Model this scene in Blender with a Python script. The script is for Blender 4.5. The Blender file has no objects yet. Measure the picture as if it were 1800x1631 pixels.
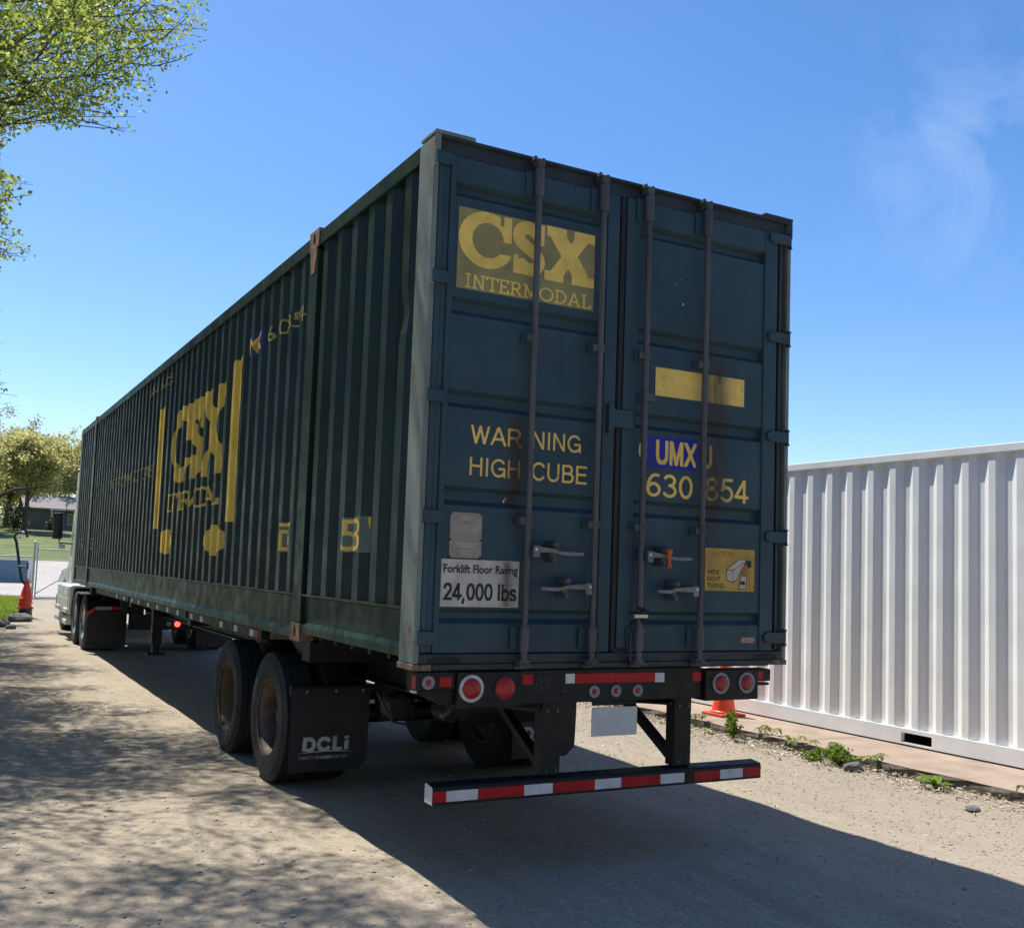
import bpy, bmesh, math, random
import numpy as np
from mathutils import Vector, Matrix

R = math.radians
random.seed(7)
rng = np.random.default_rng(7)
scene = bpy.context.scene
col = scene.collection

# ------------------------------------------------------------------ camera
CAM = (-3.4952, -5.0413, 1.684)
YAW, PITCH, ROLL = -0.4994, 0.0784, 0.0353
FPX = 1824.94
def cam_axes():
    fw = Vector((-math.sin(YAW) * math.cos(PITCH), math.cos(YAW) * math.cos(PITCH), math.sin(PITCH)))
    rt = Vector((math.cos(YAW), math.sin(YAW), 0)); up = rt.cross(fw)
    return rt * math.cos(ROLL) + up * math.sin(ROLL), -rt * math.sin(ROLL) + up * math.cos(ROLL), fw
r2, u2, fw = cam_axes()
cam = bpy.data.cameras.new('camera'); cam_ob = bpy.data.objects.new('camera', cam); col.objects.link(cam_ob)
cam.sensor_width = 36; cam.sensor_fit = 'HORIZONTAL'; cam.lens = FPX / 1800 * 36
cam.shift_y = 41.2 / 1800; cam.clip_start = 0.05; cam.clip_end = 3000
mw = Matrix.Identity(4)
for i in range(3):
    mw[i][0], mw[i][1], mw[i][2], mw[i][3] = r2[i], u2[i], -fw[i], CAM[i]
cam_ob.matrix_world = mw
scene.camera = cam_ob

# ------------------------------------------------------------------ sky, sun, exposure
SUN = Vector((-0.183, 0.52, 1.0)).normalized()          # towards the sun
elev = math.asin(SUN.z); azim = math.atan2(SUN.x, SUN.y)
world = bpy.data.worlds.new('World'); scene.world = world; world.use_nodes = True
nt = world.node_tree; nt.nodes.clear()
def N(nt, typ, **kw):
    n = nt.nodes.new(typ)
    for k, v in kw.items(): setattr(n, k, v)
    return n
def L(nt, a, b): nt.links.new(a, b)
def math_node(nt, op, a, b=None, clamp=False):
    n = N(nt, 'ShaderNodeMath', operation=op, use_clamp=clamp)
    for i, v in enumerate((a, b)):
        if v is None: continue
        if isinstance(v, (int, float)): n.inputs[i].default_value = v
        else: L(nt, v, n.inputs[i])
    return n.outputs[0]
sky = N(nt, 'ShaderNodeTexSky', sky_type='NISHITA')
sky.sun_disc = False; sky.sun_elevation = elev; sky.sun_rotation = azim
sky.altitude = 200; sky.air_density = 1.0; sky.dust_density = 0.5; sky.ozone_density = 3.0
tc = N(nt, 'ShaderNodeTexCoord')
mp = N(nt, 'ShaderNodeMapping'); mp.inputs['Scale'].default_value = (5.0, 7.5, 4.5); mp.inputs['Rotation'].default_value = (0.4, 0.8, 0.5)
L(nt, tc.outputs['Generated'], mp.inputs['Vector'])
n1 = N(nt, 'ShaderNodeTexNoise'); n1.inputs['Scale'].default_value = 1.6; n1.inputs['Detail'].default_value = 7; n1.inputs['Roughness'].default_value = 0.6
n1.inputs['Distortion'].default_value = 0.7
L(nt, mp.outputs[0], n1.inputs['Vector'])
cr = N(nt, 'ShaderNodeValToRGB'); cr.color_ramp.elements[0].position = 0.44; cr.color_ramp.elements[1].position = 0.85
L(nt, n1.outputs['Fac'], cr.inputs[0])
dist = N(nt, 'ShaderNodeVectorMath', operation='DISTANCE'); L(nt, tc.outputs['Generated'], dist.inputs[0])
dist.inputs[1].default_value = (0.738, 0.565, 0.365)   # the streak of cirrus
near = N(nt, 'ShaderNodeMapRange'); near.inputs['From Min'].default_value = 0.0; near.inputs['From Max'].default_value = 0.15
near.inputs['To Min'].default_value = 0.23; near.inputs['To Max'].default_value = 0.01; near.interpolation_type = 'SMOOTHSTEP'
L(nt, dist.outputs['Value'], near.inputs['Value'])
fac = math_node(nt, 'MULTIPLY', cr.outputs[0], near.outputs[0])
hs = N(nt, 'ShaderNodeHueSaturation'); hs.inputs['Saturation'].default_value = 1.25; hs.inputs['Hue'].default_value = 0.505; L(nt, sky.outputs[0], hs.inputs['Color'])
mixc = N(nt, 'ShaderNodeMix', data_type='RGBA'); L(nt, fac, mixc.inputs['Factor']); L(nt, hs.outputs[0], mixc.inputs['A'])
mixc.inputs['B'].default_value = (7.5, 8.3, 9.6, 1)
bg = N(nt, 'ShaderNodeBackground'); bg.inputs['Strength'].default_value = 0.124
L(nt, mixc.outputs['Result'], bg.inputs['Color'])
wo = N(nt, 'ShaderNodeOutputWorld'); L(nt, bg.outputs[0], wo.inputs[0])

sun = bpy.data.lights.new('sun', 'SUN'); sun_ob = bpy.data.objects.new('sun', sun); col.objects.link(sun_ob)
sun.energy = 5.0; sun.angle = R(0.53); sun.color = (1.0, 0.955, 0.87)
sun_ob.rotation_euler = (-SUN).to_track_quat('-Z', 'Y').to_euler(); sun_ob.location = (-10, 20, 40)
vs = scene.view_settings
vs.view_transform = 'Standard'; vs.look = 'None'; vs.gamma = 1; vs.use_curve_mapping = False; vs.exposure = 0.55
scene.cycles.max_bounces = 8; scene.cycles.transparent_max_bounces = 8

# ------------------------------------------------------------------ helpers
def link(ob, parent=None):
    col.objects.link(ob)
    if parent is not None: ob.parent = parent
    return ob
def tag(o, label=None, cat=None, group=None, kind=None):
    if label: o['label'] = label
    if cat: o['category'] = cat
    if group: o['group'] = group
    if kind: o['kind'] = kind
    return o
def empty(name, loc=(0, 0, 0), rz=0, parent=None):
    o = bpy.data.objects.new(name, None); o.location = loc; o.rotation_euler = (0, 0, rz); o.empty_display_size = 0.2
    return link(o, parent)
def copy_tree(o, parent=None):
    c = o.copy(); col.objects.link(c); c.parent = parent
    for ch in list(o.children): copy_tree(ch, c)
    return c

class MB:
    def __init__(s): s.v = []; s.f = []
    def add(s, vs_, fs):
        k = len(s.v); s.v += [tuple(p) for p in vs_]; s.f += [tuple(i + k for i in f) for f in fs]; return s
    def box(s, x0, x1, y0, y1, z0, z1):
        return s.add([(x0, y0, z0), (x1, y0, z0), (x1, y1, z0), (x0, y1, z0), (x0, y0, z1), (x1, y0, z1), (x1, y1, z1), (x0, y1, z1)],
                     [(0, 3, 2, 1), (4, 5, 6, 7), (0, 1, 5, 4), (1, 2, 6, 5), (2, 3, 7, 6), (3, 0, 4, 7)])
    def prism(s, poly, axis, a, b):
        def P(u, v, w): return {'x': (w, u, v), 'y': (u, w, v), 'z': (u, v, w)}[axis]
        n = len(poly)
        vs_ = [P(u, v, a) for u, v in poly] + [P(u, v, b) for u, v in poly]
        fs = [tuple(range(n))[::-1], tuple(range(n, 2 * n))] + [(i, (i + 1) % n, n + (i + 1) % n, n + i) for i in range(n)]
        return s.add(vs_, fs)
    def tube(s, pts, r, n=8, cap=True):
        pts = [Vector(p) for p in pts]; rs = r if isinstance(r, (list, tuple)) else [r] * len(pts)
        k = len(s.v); ref = None
        for i, p in enumerate(pts):
            d = (pts[min(i + 1, len(pts) - 1)] - pts[max(i - 1, 0)])
            if d.length < 1e-9: d = Vector((0, 0, 1))
            d.normalize()
            if ref is None: ref = Vector((1, 0, 0)) if abs(d.x) < 0.9 else Vector((0, 1, 0))
            a = (ref - d * ref.dot(d)).normalized(); b = d.cross(a); ref = a
            for j in range(n):
                t = 2 * math.pi * j / n
                s.v.append(tuple(p + (a * math.cos(t) + b * math.sin(t)) * rs[i]))
        for i in range(len(pts) - 1):
            for j in range(n):
                q = k + i * n; s.f.append((q + j, q + (j + 1) % n, q + n + (j + 1) % n, q + n + j))
        if cap:
            s.f.append(tuple(k + j for j in range(n))[::-1]); q = k + (len(pts) - 1) * n; s.f.append(tuple(q + j for j in range(n)))
        return s
    def lathe(s, prof, c, axis='x', n=32, closed=False):
        k = len(s.v); m = len(prof)
        for i in range(n):
            t = 2 * math.pi * i / n; ca, sa = math.cos(t), math.sin(t)
            for (h, r) in prof:
                p = {'x': (h, r * ca, r * sa), 'y': (r * ca, h, r * sa), 'z': (r * ca, r * sa, h)}[axis]
                s.v.append((p[0] + c[0], p[1] + c[1], p[2] + c[2]))
        for i in range(n):
            for j in range(m - (0 if closed else 1)):
                a = k + i * m + j; a2 = k + i * m + (j + 1) % m; b = k + ((i + 1) % n) * m + j; b2 = k + ((i + 1) % n) * m + (j + 1) % m
                s.f.append((a, a2, b2, b))
        return s
    def split(s, name, mat, parent=None, **kw):
        """one object for each separate piece"""
        par = list(range(len(s.v)))
        def find(a):
            while par[a] != a: par[a] = par[par[a]]; a = par[a]
            return a
        for f in s.f:
            for i in f[1:]: par[find(i)] = find(f[0])
        groups = {}
        for f in s.f: groups.setdefault(find(f[0]), []).append(f)
        out = []
        for fs in groups.values():
            ids = sorted({i for f in fs for i in f}); mp_ = {i: k for k, i in enumerate(ids)}; m = MB()
            m.add([s.v[i] for i in ids], [tuple(mp_[i] for i in f) for f in fs]); out.append(m.build(name, mat, parent, **kw))
        return out
    def build(s, name, mat, parent=None, smooth=False, bevel=0, loc=None):
        me = bpy.data.meshes.new(name); me.from_pydata(s.v, [], s.f)
        bm = bmesh.new(); bm.from_mesh(me)
        bmesh.ops.remove_doubles(bm, verts=bm.verts, dist=1e-6)
        bmesh.ops.recalc_face_normals(bm, faces=bm.faces); bm.to_mesh(me); bm.free()
        if mat: me.materials.append(mat)
        if smooth:
            me.polygons.foreach_set('use_smooth', [True] * len(me.polygons))
            try: me.set_sharp_from_angle(angle=R(38))
            except Exception: pass
        o = bpy.data.objects.new(name, me)
        if loc: o.location = loc
        link(o, parent)
        if bevel:
            m = o.modifiers.new('bevel', 'BEVEL'); m.width = bevel; m.segments = 2; m.limit_method = 'ANGLE'; m.angle_limit = R(40)
        return o
def bulk(name, verts, faces_n, mat, parent=None, smooth=False):
    """numpy verts (N,3) as consecutive n-gons with faces_n corners"""
    me = bpy.data.meshes.new(name); nv = len(verts); nf = nv // faces_n
    me.vertices.add(nv); me.vertices.foreach_set('co', np.asarray(verts, np.float32).ravel())
    me.loops.add(nv); me.loops.foreach_set('vertex_index', np.arange(nv, dtype=np.int32))
    me.polygons.add(nf); me.polygons.foreach_set('loop_start', np.arange(0, nv, faces_n, dtype=np.int32))
    me.update(calc_edges=True); me.materials.append(mat)
    return link(bpy.data.objects.new(name, me), parent)
def bulk_idx(name, verts, tris, mat, parent=None, smooth=False):
    me = bpy.data.meshes.new(name); n = tris.shape[1]
    me.vertices.add(len(verts)); me.vertices.foreach_set('co', np.asarray(verts, np.float32).ravel())
    me.loops.add(tris.size); me.loops.foreach_set('vertex_index', tris.astype(np.int32).ravel())
    me.polygons.add(len(tris)); me.polygons.foreach_set('loop_start', np.arange(0, tris.size, n, dtype=np.int32))
    if smooth: me.polygons.foreach_set('use_smooth', np.ones(len(tris), bool))
    me.update(calc_edges=True); me.materials.append(mat)
    return link(bpy.data.objects.new(name, me), parent)

# ------------------------------------------------------------------ materials
def new_mat(name):
    m = bpy.data.materials.new(name); m.use_nodes = True; nt = m.node_tree
    return m, nt, nt.nodes['Principled BSDF']
def noise(nt, vec, scale, detail=4, rough=0.55, stretch=None, distortion=0):
    if stretch:
        mp = N(nt, 'ShaderNodeMapping'); mp.inputs['Scale'].default_value = stretch; L(nt, vec, mp.inputs[0]); vec = mp.outputs[0]
    n = N(nt, 'ShaderNodeTexNoise'); n.inputs['Scale'].default_value = scale; n.inputs['Detail'].default_value = detail
    n.inputs['Roughness'].default_value = rough; n.inputs['Distortion'].default_value = distortion
    L(nt, vec, n.inputs['Vector']); return n.outputs['Fac']
def ramp(nt, fac, p0, p1, c0=(0, 0, 0, 1), c1=(1, 1, 1, 1)):
    r = N(nt, 'ShaderNodeValToRGB'); e = r.color_ramp.elements
    e[0].position, e[1].position = p0, p1; e[0].color = c0; e[1].color = c1; L(nt, fac, r.inputs[0]); return r.outputs[0]
def mix(nt, f, a, b):
    m = N(nt, 'ShaderNodeMix', data_type='RGBA')
    for s_, v in ((m.inputs['Factor'], f), (m.inputs['A'], a), (m.inputs['B'], b)):
        if isinstance(v, (int, float)): s_.default_value = v
        elif isinstance(v, tuple): s_.default_value = (*v[:3], 1)
        else: L(nt, v, s_)
    return m.outputs['Result']
def gauss(nt, x, c, w):
    d = math_node(nt, 'DIVIDE', math_node(nt, 'SUBTRACT', x, c), w)
    return math_node(nt, 'POWER', 2.718, math_node(nt, 'MULTIPLY', math_node(nt, 'MULTIPLY', d, d), -1))
def mat(name, base, rough=0.6, metal=0, var=0.2, scale=4, bump=0, bscale=40, rust=0, rust_scale=6, rust_col=(0.13, 0.055, 0.025),
        dust=0, dust_col=(0.3, 0.27, 0.22), streak=0, streak_col=(0.02, 0.02, 0.02), stretch=None, stain=False, spec=0.5, dents=0, runs=0, runs_col=(0.07, 0.035, 0.02)):
    m, nt, b = new_mat(name)
    tc = N(nt, 'ShaderNodeTexCoord'); oc = tc.outputs['Object']
    f = noise(nt, oc, scale, 5, stretch=stretch)
    c = mix(nt, ramp(nt, f, 0.3, 0.7), tuple(v * (1 - var) for v in base), tuple(min(1, v * (1 + var)) for v in base))
    if streak:
        s_ = ramp(nt, noise(nt, oc, 3.2, 6, 0.6, stretch=(6, 6, 0.35)), 0.52, 0.75)
        c = mix(nt, math_node(nt, 'MULTIPLY', s_, streak), c, streak_col)
    if dust:
        s_ = ramp(nt, noise(nt, oc, 2.3, 6, 0.65), 0.42, 0.75)
        c = mix(nt, math_node(nt, 'MULTIPLY', s_, dust), c, dust_col)
    if stain:
        sx = N(nt, 'ShaderNodeSeparateXYZ'); L(nt, oc, sx.inputs[0])
        def smooth(v, a, b_):
            q = N(nt, 'ShaderNodeMapRange', interpolation_type='SMOOTHSTEP'); L(nt, v, q.inputs['Value'])
            q.inputs['From Min'].default_value = a; q.inputs['From Max'].default_value = b_; return q.outputs[0]
        nz = ramp(nt, noise(nt, oc, 7, 6, 0.7, stretch=(3, 1, 0.5)), 0.25, 0.75)
        for (cx, w, z0, z1, amt) in ((0.71, 0.085, 0.95, 1.85, 0.85), (0.62, 0.05, 0.8, 2.1, 0.7), (-0.72, 0.05, 0.9, 1.3, 0.9)):
            g = gauss(nt, sx.outputs[0], cx, w)
            k = math_node(nt, 'MULTIPLY', smooth(sx.outputs[2], z0 - 0.25, z0 + 0.1), smooth(sx.outputs[2], z1 + 0.25, z1 - 0.1))
            k = math_node(nt, 'MULTIPLY', math_node(nt, 'MULTIPLY', g, k), math_node(nt, 'MULTIPLY', math_node(nt, 'ADD', nz, 0.45), amt), clamp=True)
            c = mix(nt, k, c, (0.042, 0.027, 0.019))
    if runs:
        s_ = ramp(nt, noise(nt, oc, 4.5, 6, 0.65, stretch=(7, 7, 0.3)), 0.60, 0.72)
        s_ = math_node(nt, 'MULTIPLY', s_, ramp(nt, noise(nt, oc, 1.7, 3), 0.45, 0.6))
        c = mix(nt, math_node(nt, 'MULTIPLY', s_, runs), c, runs_col)
    if rust:
        s_ = ramp(nt, noise(nt, oc, rust_scale, 8, 0.7), 0.72 - 0.3 * rust, 0.78 - 0.26 * rust)
        c = mix(nt, s_, c, rust_col)
    L(nt, c, b.inputs['Base Color'])
    b.inputs['Metallic'].default_value = metal; b.inputs['Specular IOR Level'].default_value = spec
    rf = ramp(nt, noise(nt, oc, scale * 2.3, 4), 0.3, 0.7)
    rr = N(nt, 'ShaderNodeMapRange'); L(nt, rf, rr.inputs[0]); rr.inputs['To Min'].default_value = max(0.02, rough - 0.1); rr.inputs['To Max'].default_value = min(1, rough + 0.12)
    L(nt, rr.outputs[0], b.inputs['Roughness'])
    h = None
    if bump:
        bn = N(nt, 'ShaderNodeBump'); bn.inputs['Strength'].default_value = bump; bn.inputs['Distance'].default_value = 0.01
        L(nt, noise(nt, oc, bscale, 5), bn.inputs['Height']); h = bn
    if dents:
        bd = N(nt, 'ShaderNodeBump'); bd.inputs['Strength'].default_value = dents; bd.inputs['Distance'].default_value = 0.04
        L(nt, noise(nt, oc, 2.2, 2, 0.4), bd.inputs['Height'])
        if h: L(nt, h.outputs[0], bd.inputs['Normal'])
        h = bd
    if h: L(nt, h.outputs[0], b.inputs['Normal'])
    return m
def leaf_mat(name, c0, c1, trans=0.45):
    m, nt, b = new_mat(name)
    g = N(nt, 'ShaderNodeNewGeometry')
    c = mix(nt, g.outputs['Random Per Island'], c0, c1)
    L(nt, c, b.inputs['Base Color']); b.inputs['Roughness'].default_value = 0.5; b.inputs['Specular IOR Level'].default_value = 0.35
    t = N(nt, 'ShaderNodeBsdfTranslucent')
    hs = N(nt, 'ShaderNodeHueSaturation'); hs.inputs['Value'].default_value = 1.5; hs.inputs['Saturation'].default_value = 1.1; L(nt, c, hs.inputs['Color'])
    L(nt, hs.outputs[0], t.inputs['Color'])
    ms = N(nt, 'ShaderNodeMixShader'); ms.inputs[0].default_value = trans
    L(nt, b.outputs[0], ms.inputs[1]); L(nt, t.outputs[0], ms.inputs[2])
    L(nt, ms.outputs[0], nt.nodes['Material Output'].inputs['Surface'])
    return m

GREEN = (0.007, 0.024, 0.024)
BLUE = (0.033, 0.069, 0.091)
YEL = (0.82, 0.57, 0.13)
M = {}
M['side'] = mat('green_side_paint', GREEN, 0.42, var=0.3, scale=2.5, runs=0.35, runs_col=(0.05, 0.055, 0.045), dust=0.14, dust_col=(0.028, 0.05, 0.046), streak=0.5, streak_col=(0.004, 0.012, 0.011), spec=0.35, rust=0.03, rust_scale=11, dents=0.25, bump=0.05)
M['rail'] = mat('green_rail_paint', (0.009, 0.028, 0.019), 0.42, spec=0.22, var=0.25, scale=3, dust=0.15, dust_col=(0.05, 0.06, 0.045), streak=0.2, dents=0.5)
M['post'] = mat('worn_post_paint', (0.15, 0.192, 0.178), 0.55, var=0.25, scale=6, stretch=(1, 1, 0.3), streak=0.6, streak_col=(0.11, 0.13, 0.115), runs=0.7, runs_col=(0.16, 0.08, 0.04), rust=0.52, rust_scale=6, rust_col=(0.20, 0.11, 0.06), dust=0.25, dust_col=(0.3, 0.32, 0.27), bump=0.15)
M['casting'] = mat('rusty_casting', (0.20, 0.13, 0.085), 0.8, var=0.4, scale=14, rust=0.6, rust_scale=18, bump=0.3)
M['door'] = mat('blue_door_paint', BLUE, 0.5, var=0.2, scale=2.2, streak=0.5, streak_col=(0.018, 0.038, 0.050), dust=0.25, dust_col=(0.050, 0.066, 0.070), stain=True, dents=0.45, bump=0.05, rust=0.16, rust_scale=20, rust_col=(0.05, 0.03, 0.022), spec=0.3, runs=0.55, runs_col=(0.040, 0.030, 0.026))
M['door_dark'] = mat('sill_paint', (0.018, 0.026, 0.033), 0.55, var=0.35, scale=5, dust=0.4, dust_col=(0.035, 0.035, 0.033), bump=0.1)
M['rod'] = mat('lock_rod_steel', (0.085, 0.09, 0.092), 0.55, metal=0.2, var=0.35, scale=7, stretch=(1, 1, 0.25), streak=0.5, streak_col=(0.035, 0.03, 0.03), rust=0.08, rust_scale=9, rust_col=(0.09, 0.06, 0.048))
M['steel'] = mat('galvanised_handle', (0.17, 0.175, 0.185), 0.45, metal=0.4, var=0.3, scale=12, rust=0.12, rust_scale=22)
M['rubber_gasket'] = mat('door_gasket', (0.012, 0.014, 0.017), 0.6, var=0.3)
M['yellow'] = mat('yellow_paint', YEL, 0.55, var=0.18, scale=6, rust=0.34, rust_scale=26, rust_col=(0.22, 0.18, 0.07), stain=True, streak=0.25, streak_col=(0.45, 0.31, 0.08))
M['yellow_side'] = mat('yellow_side_paint', (0.72, 0.49, 0.07), 0.55, var=0.2, scale=4, rust=0.06, rust_scale=14, rust_col=(0.06, 0.08, 0.05), streak=0.35, streak_col=(0.3, 0.22, 0.05))
M['faded_yellow'] = mat('faded_side_lettering', (0.30, 0.25, 0.07), 0.6, var=0.3, scale=9, rust=0.25, rust_scale=20, rust_col=GREEN)
M['olive'] = mat('faded_decal', (0.27, 0.24, 0.10), 0.6, var=0.25, scale=5, streak=0.25, streak_col=(0.15, 0.15, 0.09))
M['blue_decal'] = mat('blue_decal', (0.008, 0.012, 0.27), 0.45, var=0.2, scale=8, stain=True)
M['blue_side'] = mat('blue_side_decal', (0.008, 0.012, 0.12), 0.5, var=0.3, scale=8)
M['olive_side'] = mat('faded_side_sticker', (0.10, 0.15, 0.13), 0.6, var=0.2)
M['sign_white'] = mat('weathered_sign', (0.50, 0.48, 0.42), 0.6, var=0.2, scale=7, streak=0.7, streak_col=(0.30, 0.20, 0.11), rust=0.3, rust_scale=9, rust_col=(0.33, 0.24, 0.15), bump=0.1)
M['black'] = mat('black_print', (0.016, 0.013, 0.013), 0.6, var=0.2)
M['sticker'] = mat('faded_yellow_sticker', (0.46, 0.30, 0.055), 0.55, var=0.25, scale=7, streak=0.55, streak_col=(0.30, 0.17, 0.04))
M['orange_faded'] = mat('faded_orange_print', (0.38, 0.13, 0.03), 0.6)
M['sticker_white'] = mat('sticker_white', (0.5, 0.46, 0.36), 0.6)
M['plate'] = mat('data_plate', (0.30, 0.27, 0.23), 0.5, metal=0.2, var=0.15, scale=12)
M['plate_line'] = mat('data_plate_relief', (0.40, 0.37, 0.33), 0.5, metal=0.2)
M['pink_sticker'] = mat('small_sticker', (0.42, 0.24, 0.17), 0.6, var=0.3, scale=40)
M['orange'] = mat('orange_seal', (0.62, 0.10, 0.02), 0.4)
M['band'] = mat('reflective_band', (0.62, 0.72, 0.40), 0.4)
M['chassis'] = mat('black_chassis', (0.009, 0.010, 0.0115), 0.5, spec=0.3, var=0.35, scale=6, dust=0.25, dust_col=(0.026, 0.025, 0.023), rust=0.04, rust_scale=12, bump=0.06)
M['tyre'] = mat('tyre_rubber', (0.014, 0.014, 0.015), 0.75, var=0.3, scale=8, dust=0.5, dust_col=(0.045, 0.041, 0.036), bump=0.25, bscale=60)
M['rim_rust'] = mat('rusty_rim', (0.085, 0.06, 0.045), 0.7, var=0.4, scale=9, rust=0.35, rust_scale=12, dust=0.3, dust_col=(0.28, 0.22, 0.17), bump=0.15)
M['rim_ochre'] = mat('ochre_rim', (0.12, 0.08, 0.028), 0.65, var=0.4, scale=8, rust=0.25, rust_scale=10, dust=0.35, dust_col=(0.3, 0.25, 0.2), bump=0.15)
M['rim_alu'] = mat('aluminium_rim', (0.55, 0.55, 0.54), 0.3, metal=0.8, var=0.15)
M['flap'] = mat('mud_flap_rubber', (0.006, 0.007, 0.011), 0.55, var=0.35, scale=5, dust=0.25, dust_col=(0.03, 0.032, 0.036))
M['flap_print'] = mat('flap_print', (0.36, 0.38, 0.42), 0.6, var=0.25, scale=12)
M['red_tape'] = mat('red_reflective_tape', (0.42, 0.006, 0.012), 0.4, spec=0.3, var=0.25, scale=9, streak=0.3, streak_col=(0.16, 0.01, 0.012))
M['white_tape'] = mat('white_reflective_tape', (0.62, 0.64, 0.66), 0.35, var=0.12, scale=9, streak=0.35, streak_col=(0.36, 0.35, 0.33), dust=0.15)
M['lens_red'] = mat('red_lamp_lens', (0.36, 0.006, 0.012), 0.22, var=0.25, scale=30, bump=0.25, bscale=140)
M['lamp_ring'] = mat('lamp_ring', (0.50, 0.49, 0.47), 0.5, var=0.15, scale=20)
M['lamp_ring_grey'] = mat('grey_lamp_ring', (0.26, 0.27, 0.27), 0.55, var=0.2, scale=20)
M['chalk'] = mat('chalk_mark', (0.05, 0.052, 0.055), 0.8)
M['white_paint'] = mat('white_truck_paint', (0.72, 0.72, 0.70), 0.3, var=0.06, scale=3, dust=0.2, dust_col=(0.45, 0.42, 0.36))
M['grey_panel'] = mat('grey_cab_panel', (0.40, 0.43, 0.38), 0.4, var=0.1, scale=3)
M['glass'] = mat('dark_glass', (0.02, 0.025, 0.03), 0.08, var=0.1)
M['black_plastic'] = mat('black_plastic', (0.014, 0.014, 0.015), 0.4, var=0.2)
M['white_wall'] = mat('white_container_paint', (0.79, 0.81, 0.805), 0.5, var=0.03, scale=2, dust=0.10, dust_col=(0.66, 0.65, 0.58), streak=0.25, streak_col=(0.64, 0.63, 0.58), rust=0.012, rust_scale=7, rust_col=(0.50, 0.44, 0.32), dents=0.25)
M['hole'] = mat('dark_opening', (0.02, 0.018, 0.016), 0.8)
M['cone'] = mat('orange_cone', (0.85, 0.075, 0.02), 0.45, var=0.12, scale=6, dust=0.12, dust_col=(0.5, 0.2, 0.12))
M['cone_base'] = mat('cone_base', (0.55, 0.05, 0.015), 0.55, var=0.2)
M['galv'] = mat('galvanised_pipe', (0.42, 0.43, 0.43), 0.4, metal=0.5, var=0.15)
M['bark'] = mat('tree_bark', (0.085, 0.068, 0.052), 0.9, var=0.4, scale=9, stretch=(2, 2, 0.4), bump=0.6, bscale=18)
M['leaf_near'] = leaf_mat('spring_leaves', (0.15, 0.20, 0.04), (0.34, 0.37, 0.10), 0.6)
M['leaf_far'] = leaf_mat('far_spring_leaves', (0.30, 0.29, 0.11), (0.52, 0.48, 0.24), 0.55)
M['leaf_tan'] = leaf_mat('budding_leaves', (0.28, 0.23, 0.11), (0.42, 0.34, 0.18), 0.4)
M['leaf_grey'] = leaf_mat('grey_green_leaves', (0.07, 0.09, 0.04), (0.13, 0.15, 0.07), 0.3)
M['leaf_bush'] = leaf_mat('dark_bush_leaves', (0.03, 0.04, 0.016), (0.07, 0.08, 0.03), 0.25)
M['weed'] = leaf_mat('weed_leaves', (0.09, 0.15, 0.025), (0.20, 0.28, 0.06), 0.4)
M['vine'] = leaf_mat('creeper_leaves', (0.15, 0.16, 0.05), (0.26, 0.27, 0.10), 0.4)
M['blade'] = leaf_mat('grass_blades', (0.14, 0.20, 0.03), (0.30, 0.36, 0.08), 0.5)
M['litter'] = leaf_mat('dry_leaf_litter', (0.22, 0.17, 0.11), (0.52, 0.45, 0.34), 0.1)
M['siding'] = mat('grey_house_siding', (0.14, 0.135, 0.13), 0.7, var=0.1)
M['shingle'] = mat('grey_roof_shingles', (0.20, 0.185, 0.18), 0.85, var=0.2, scale=3, bump=0.3)
M['trim'] = mat('white_house_trim', (0.55, 0.55, 0.53), 0.6)
M['blue_wall'] = mat('blue_board_paint', (0.05, 0.16, 0.26), 0.55, var=0.12, scale=1.5)
M['stone'] = mat('field_stone', (0.13, 0.125, 0.12), 0.85, var=0.4, scale=7, bump=0.6, bscale=15)

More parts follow.
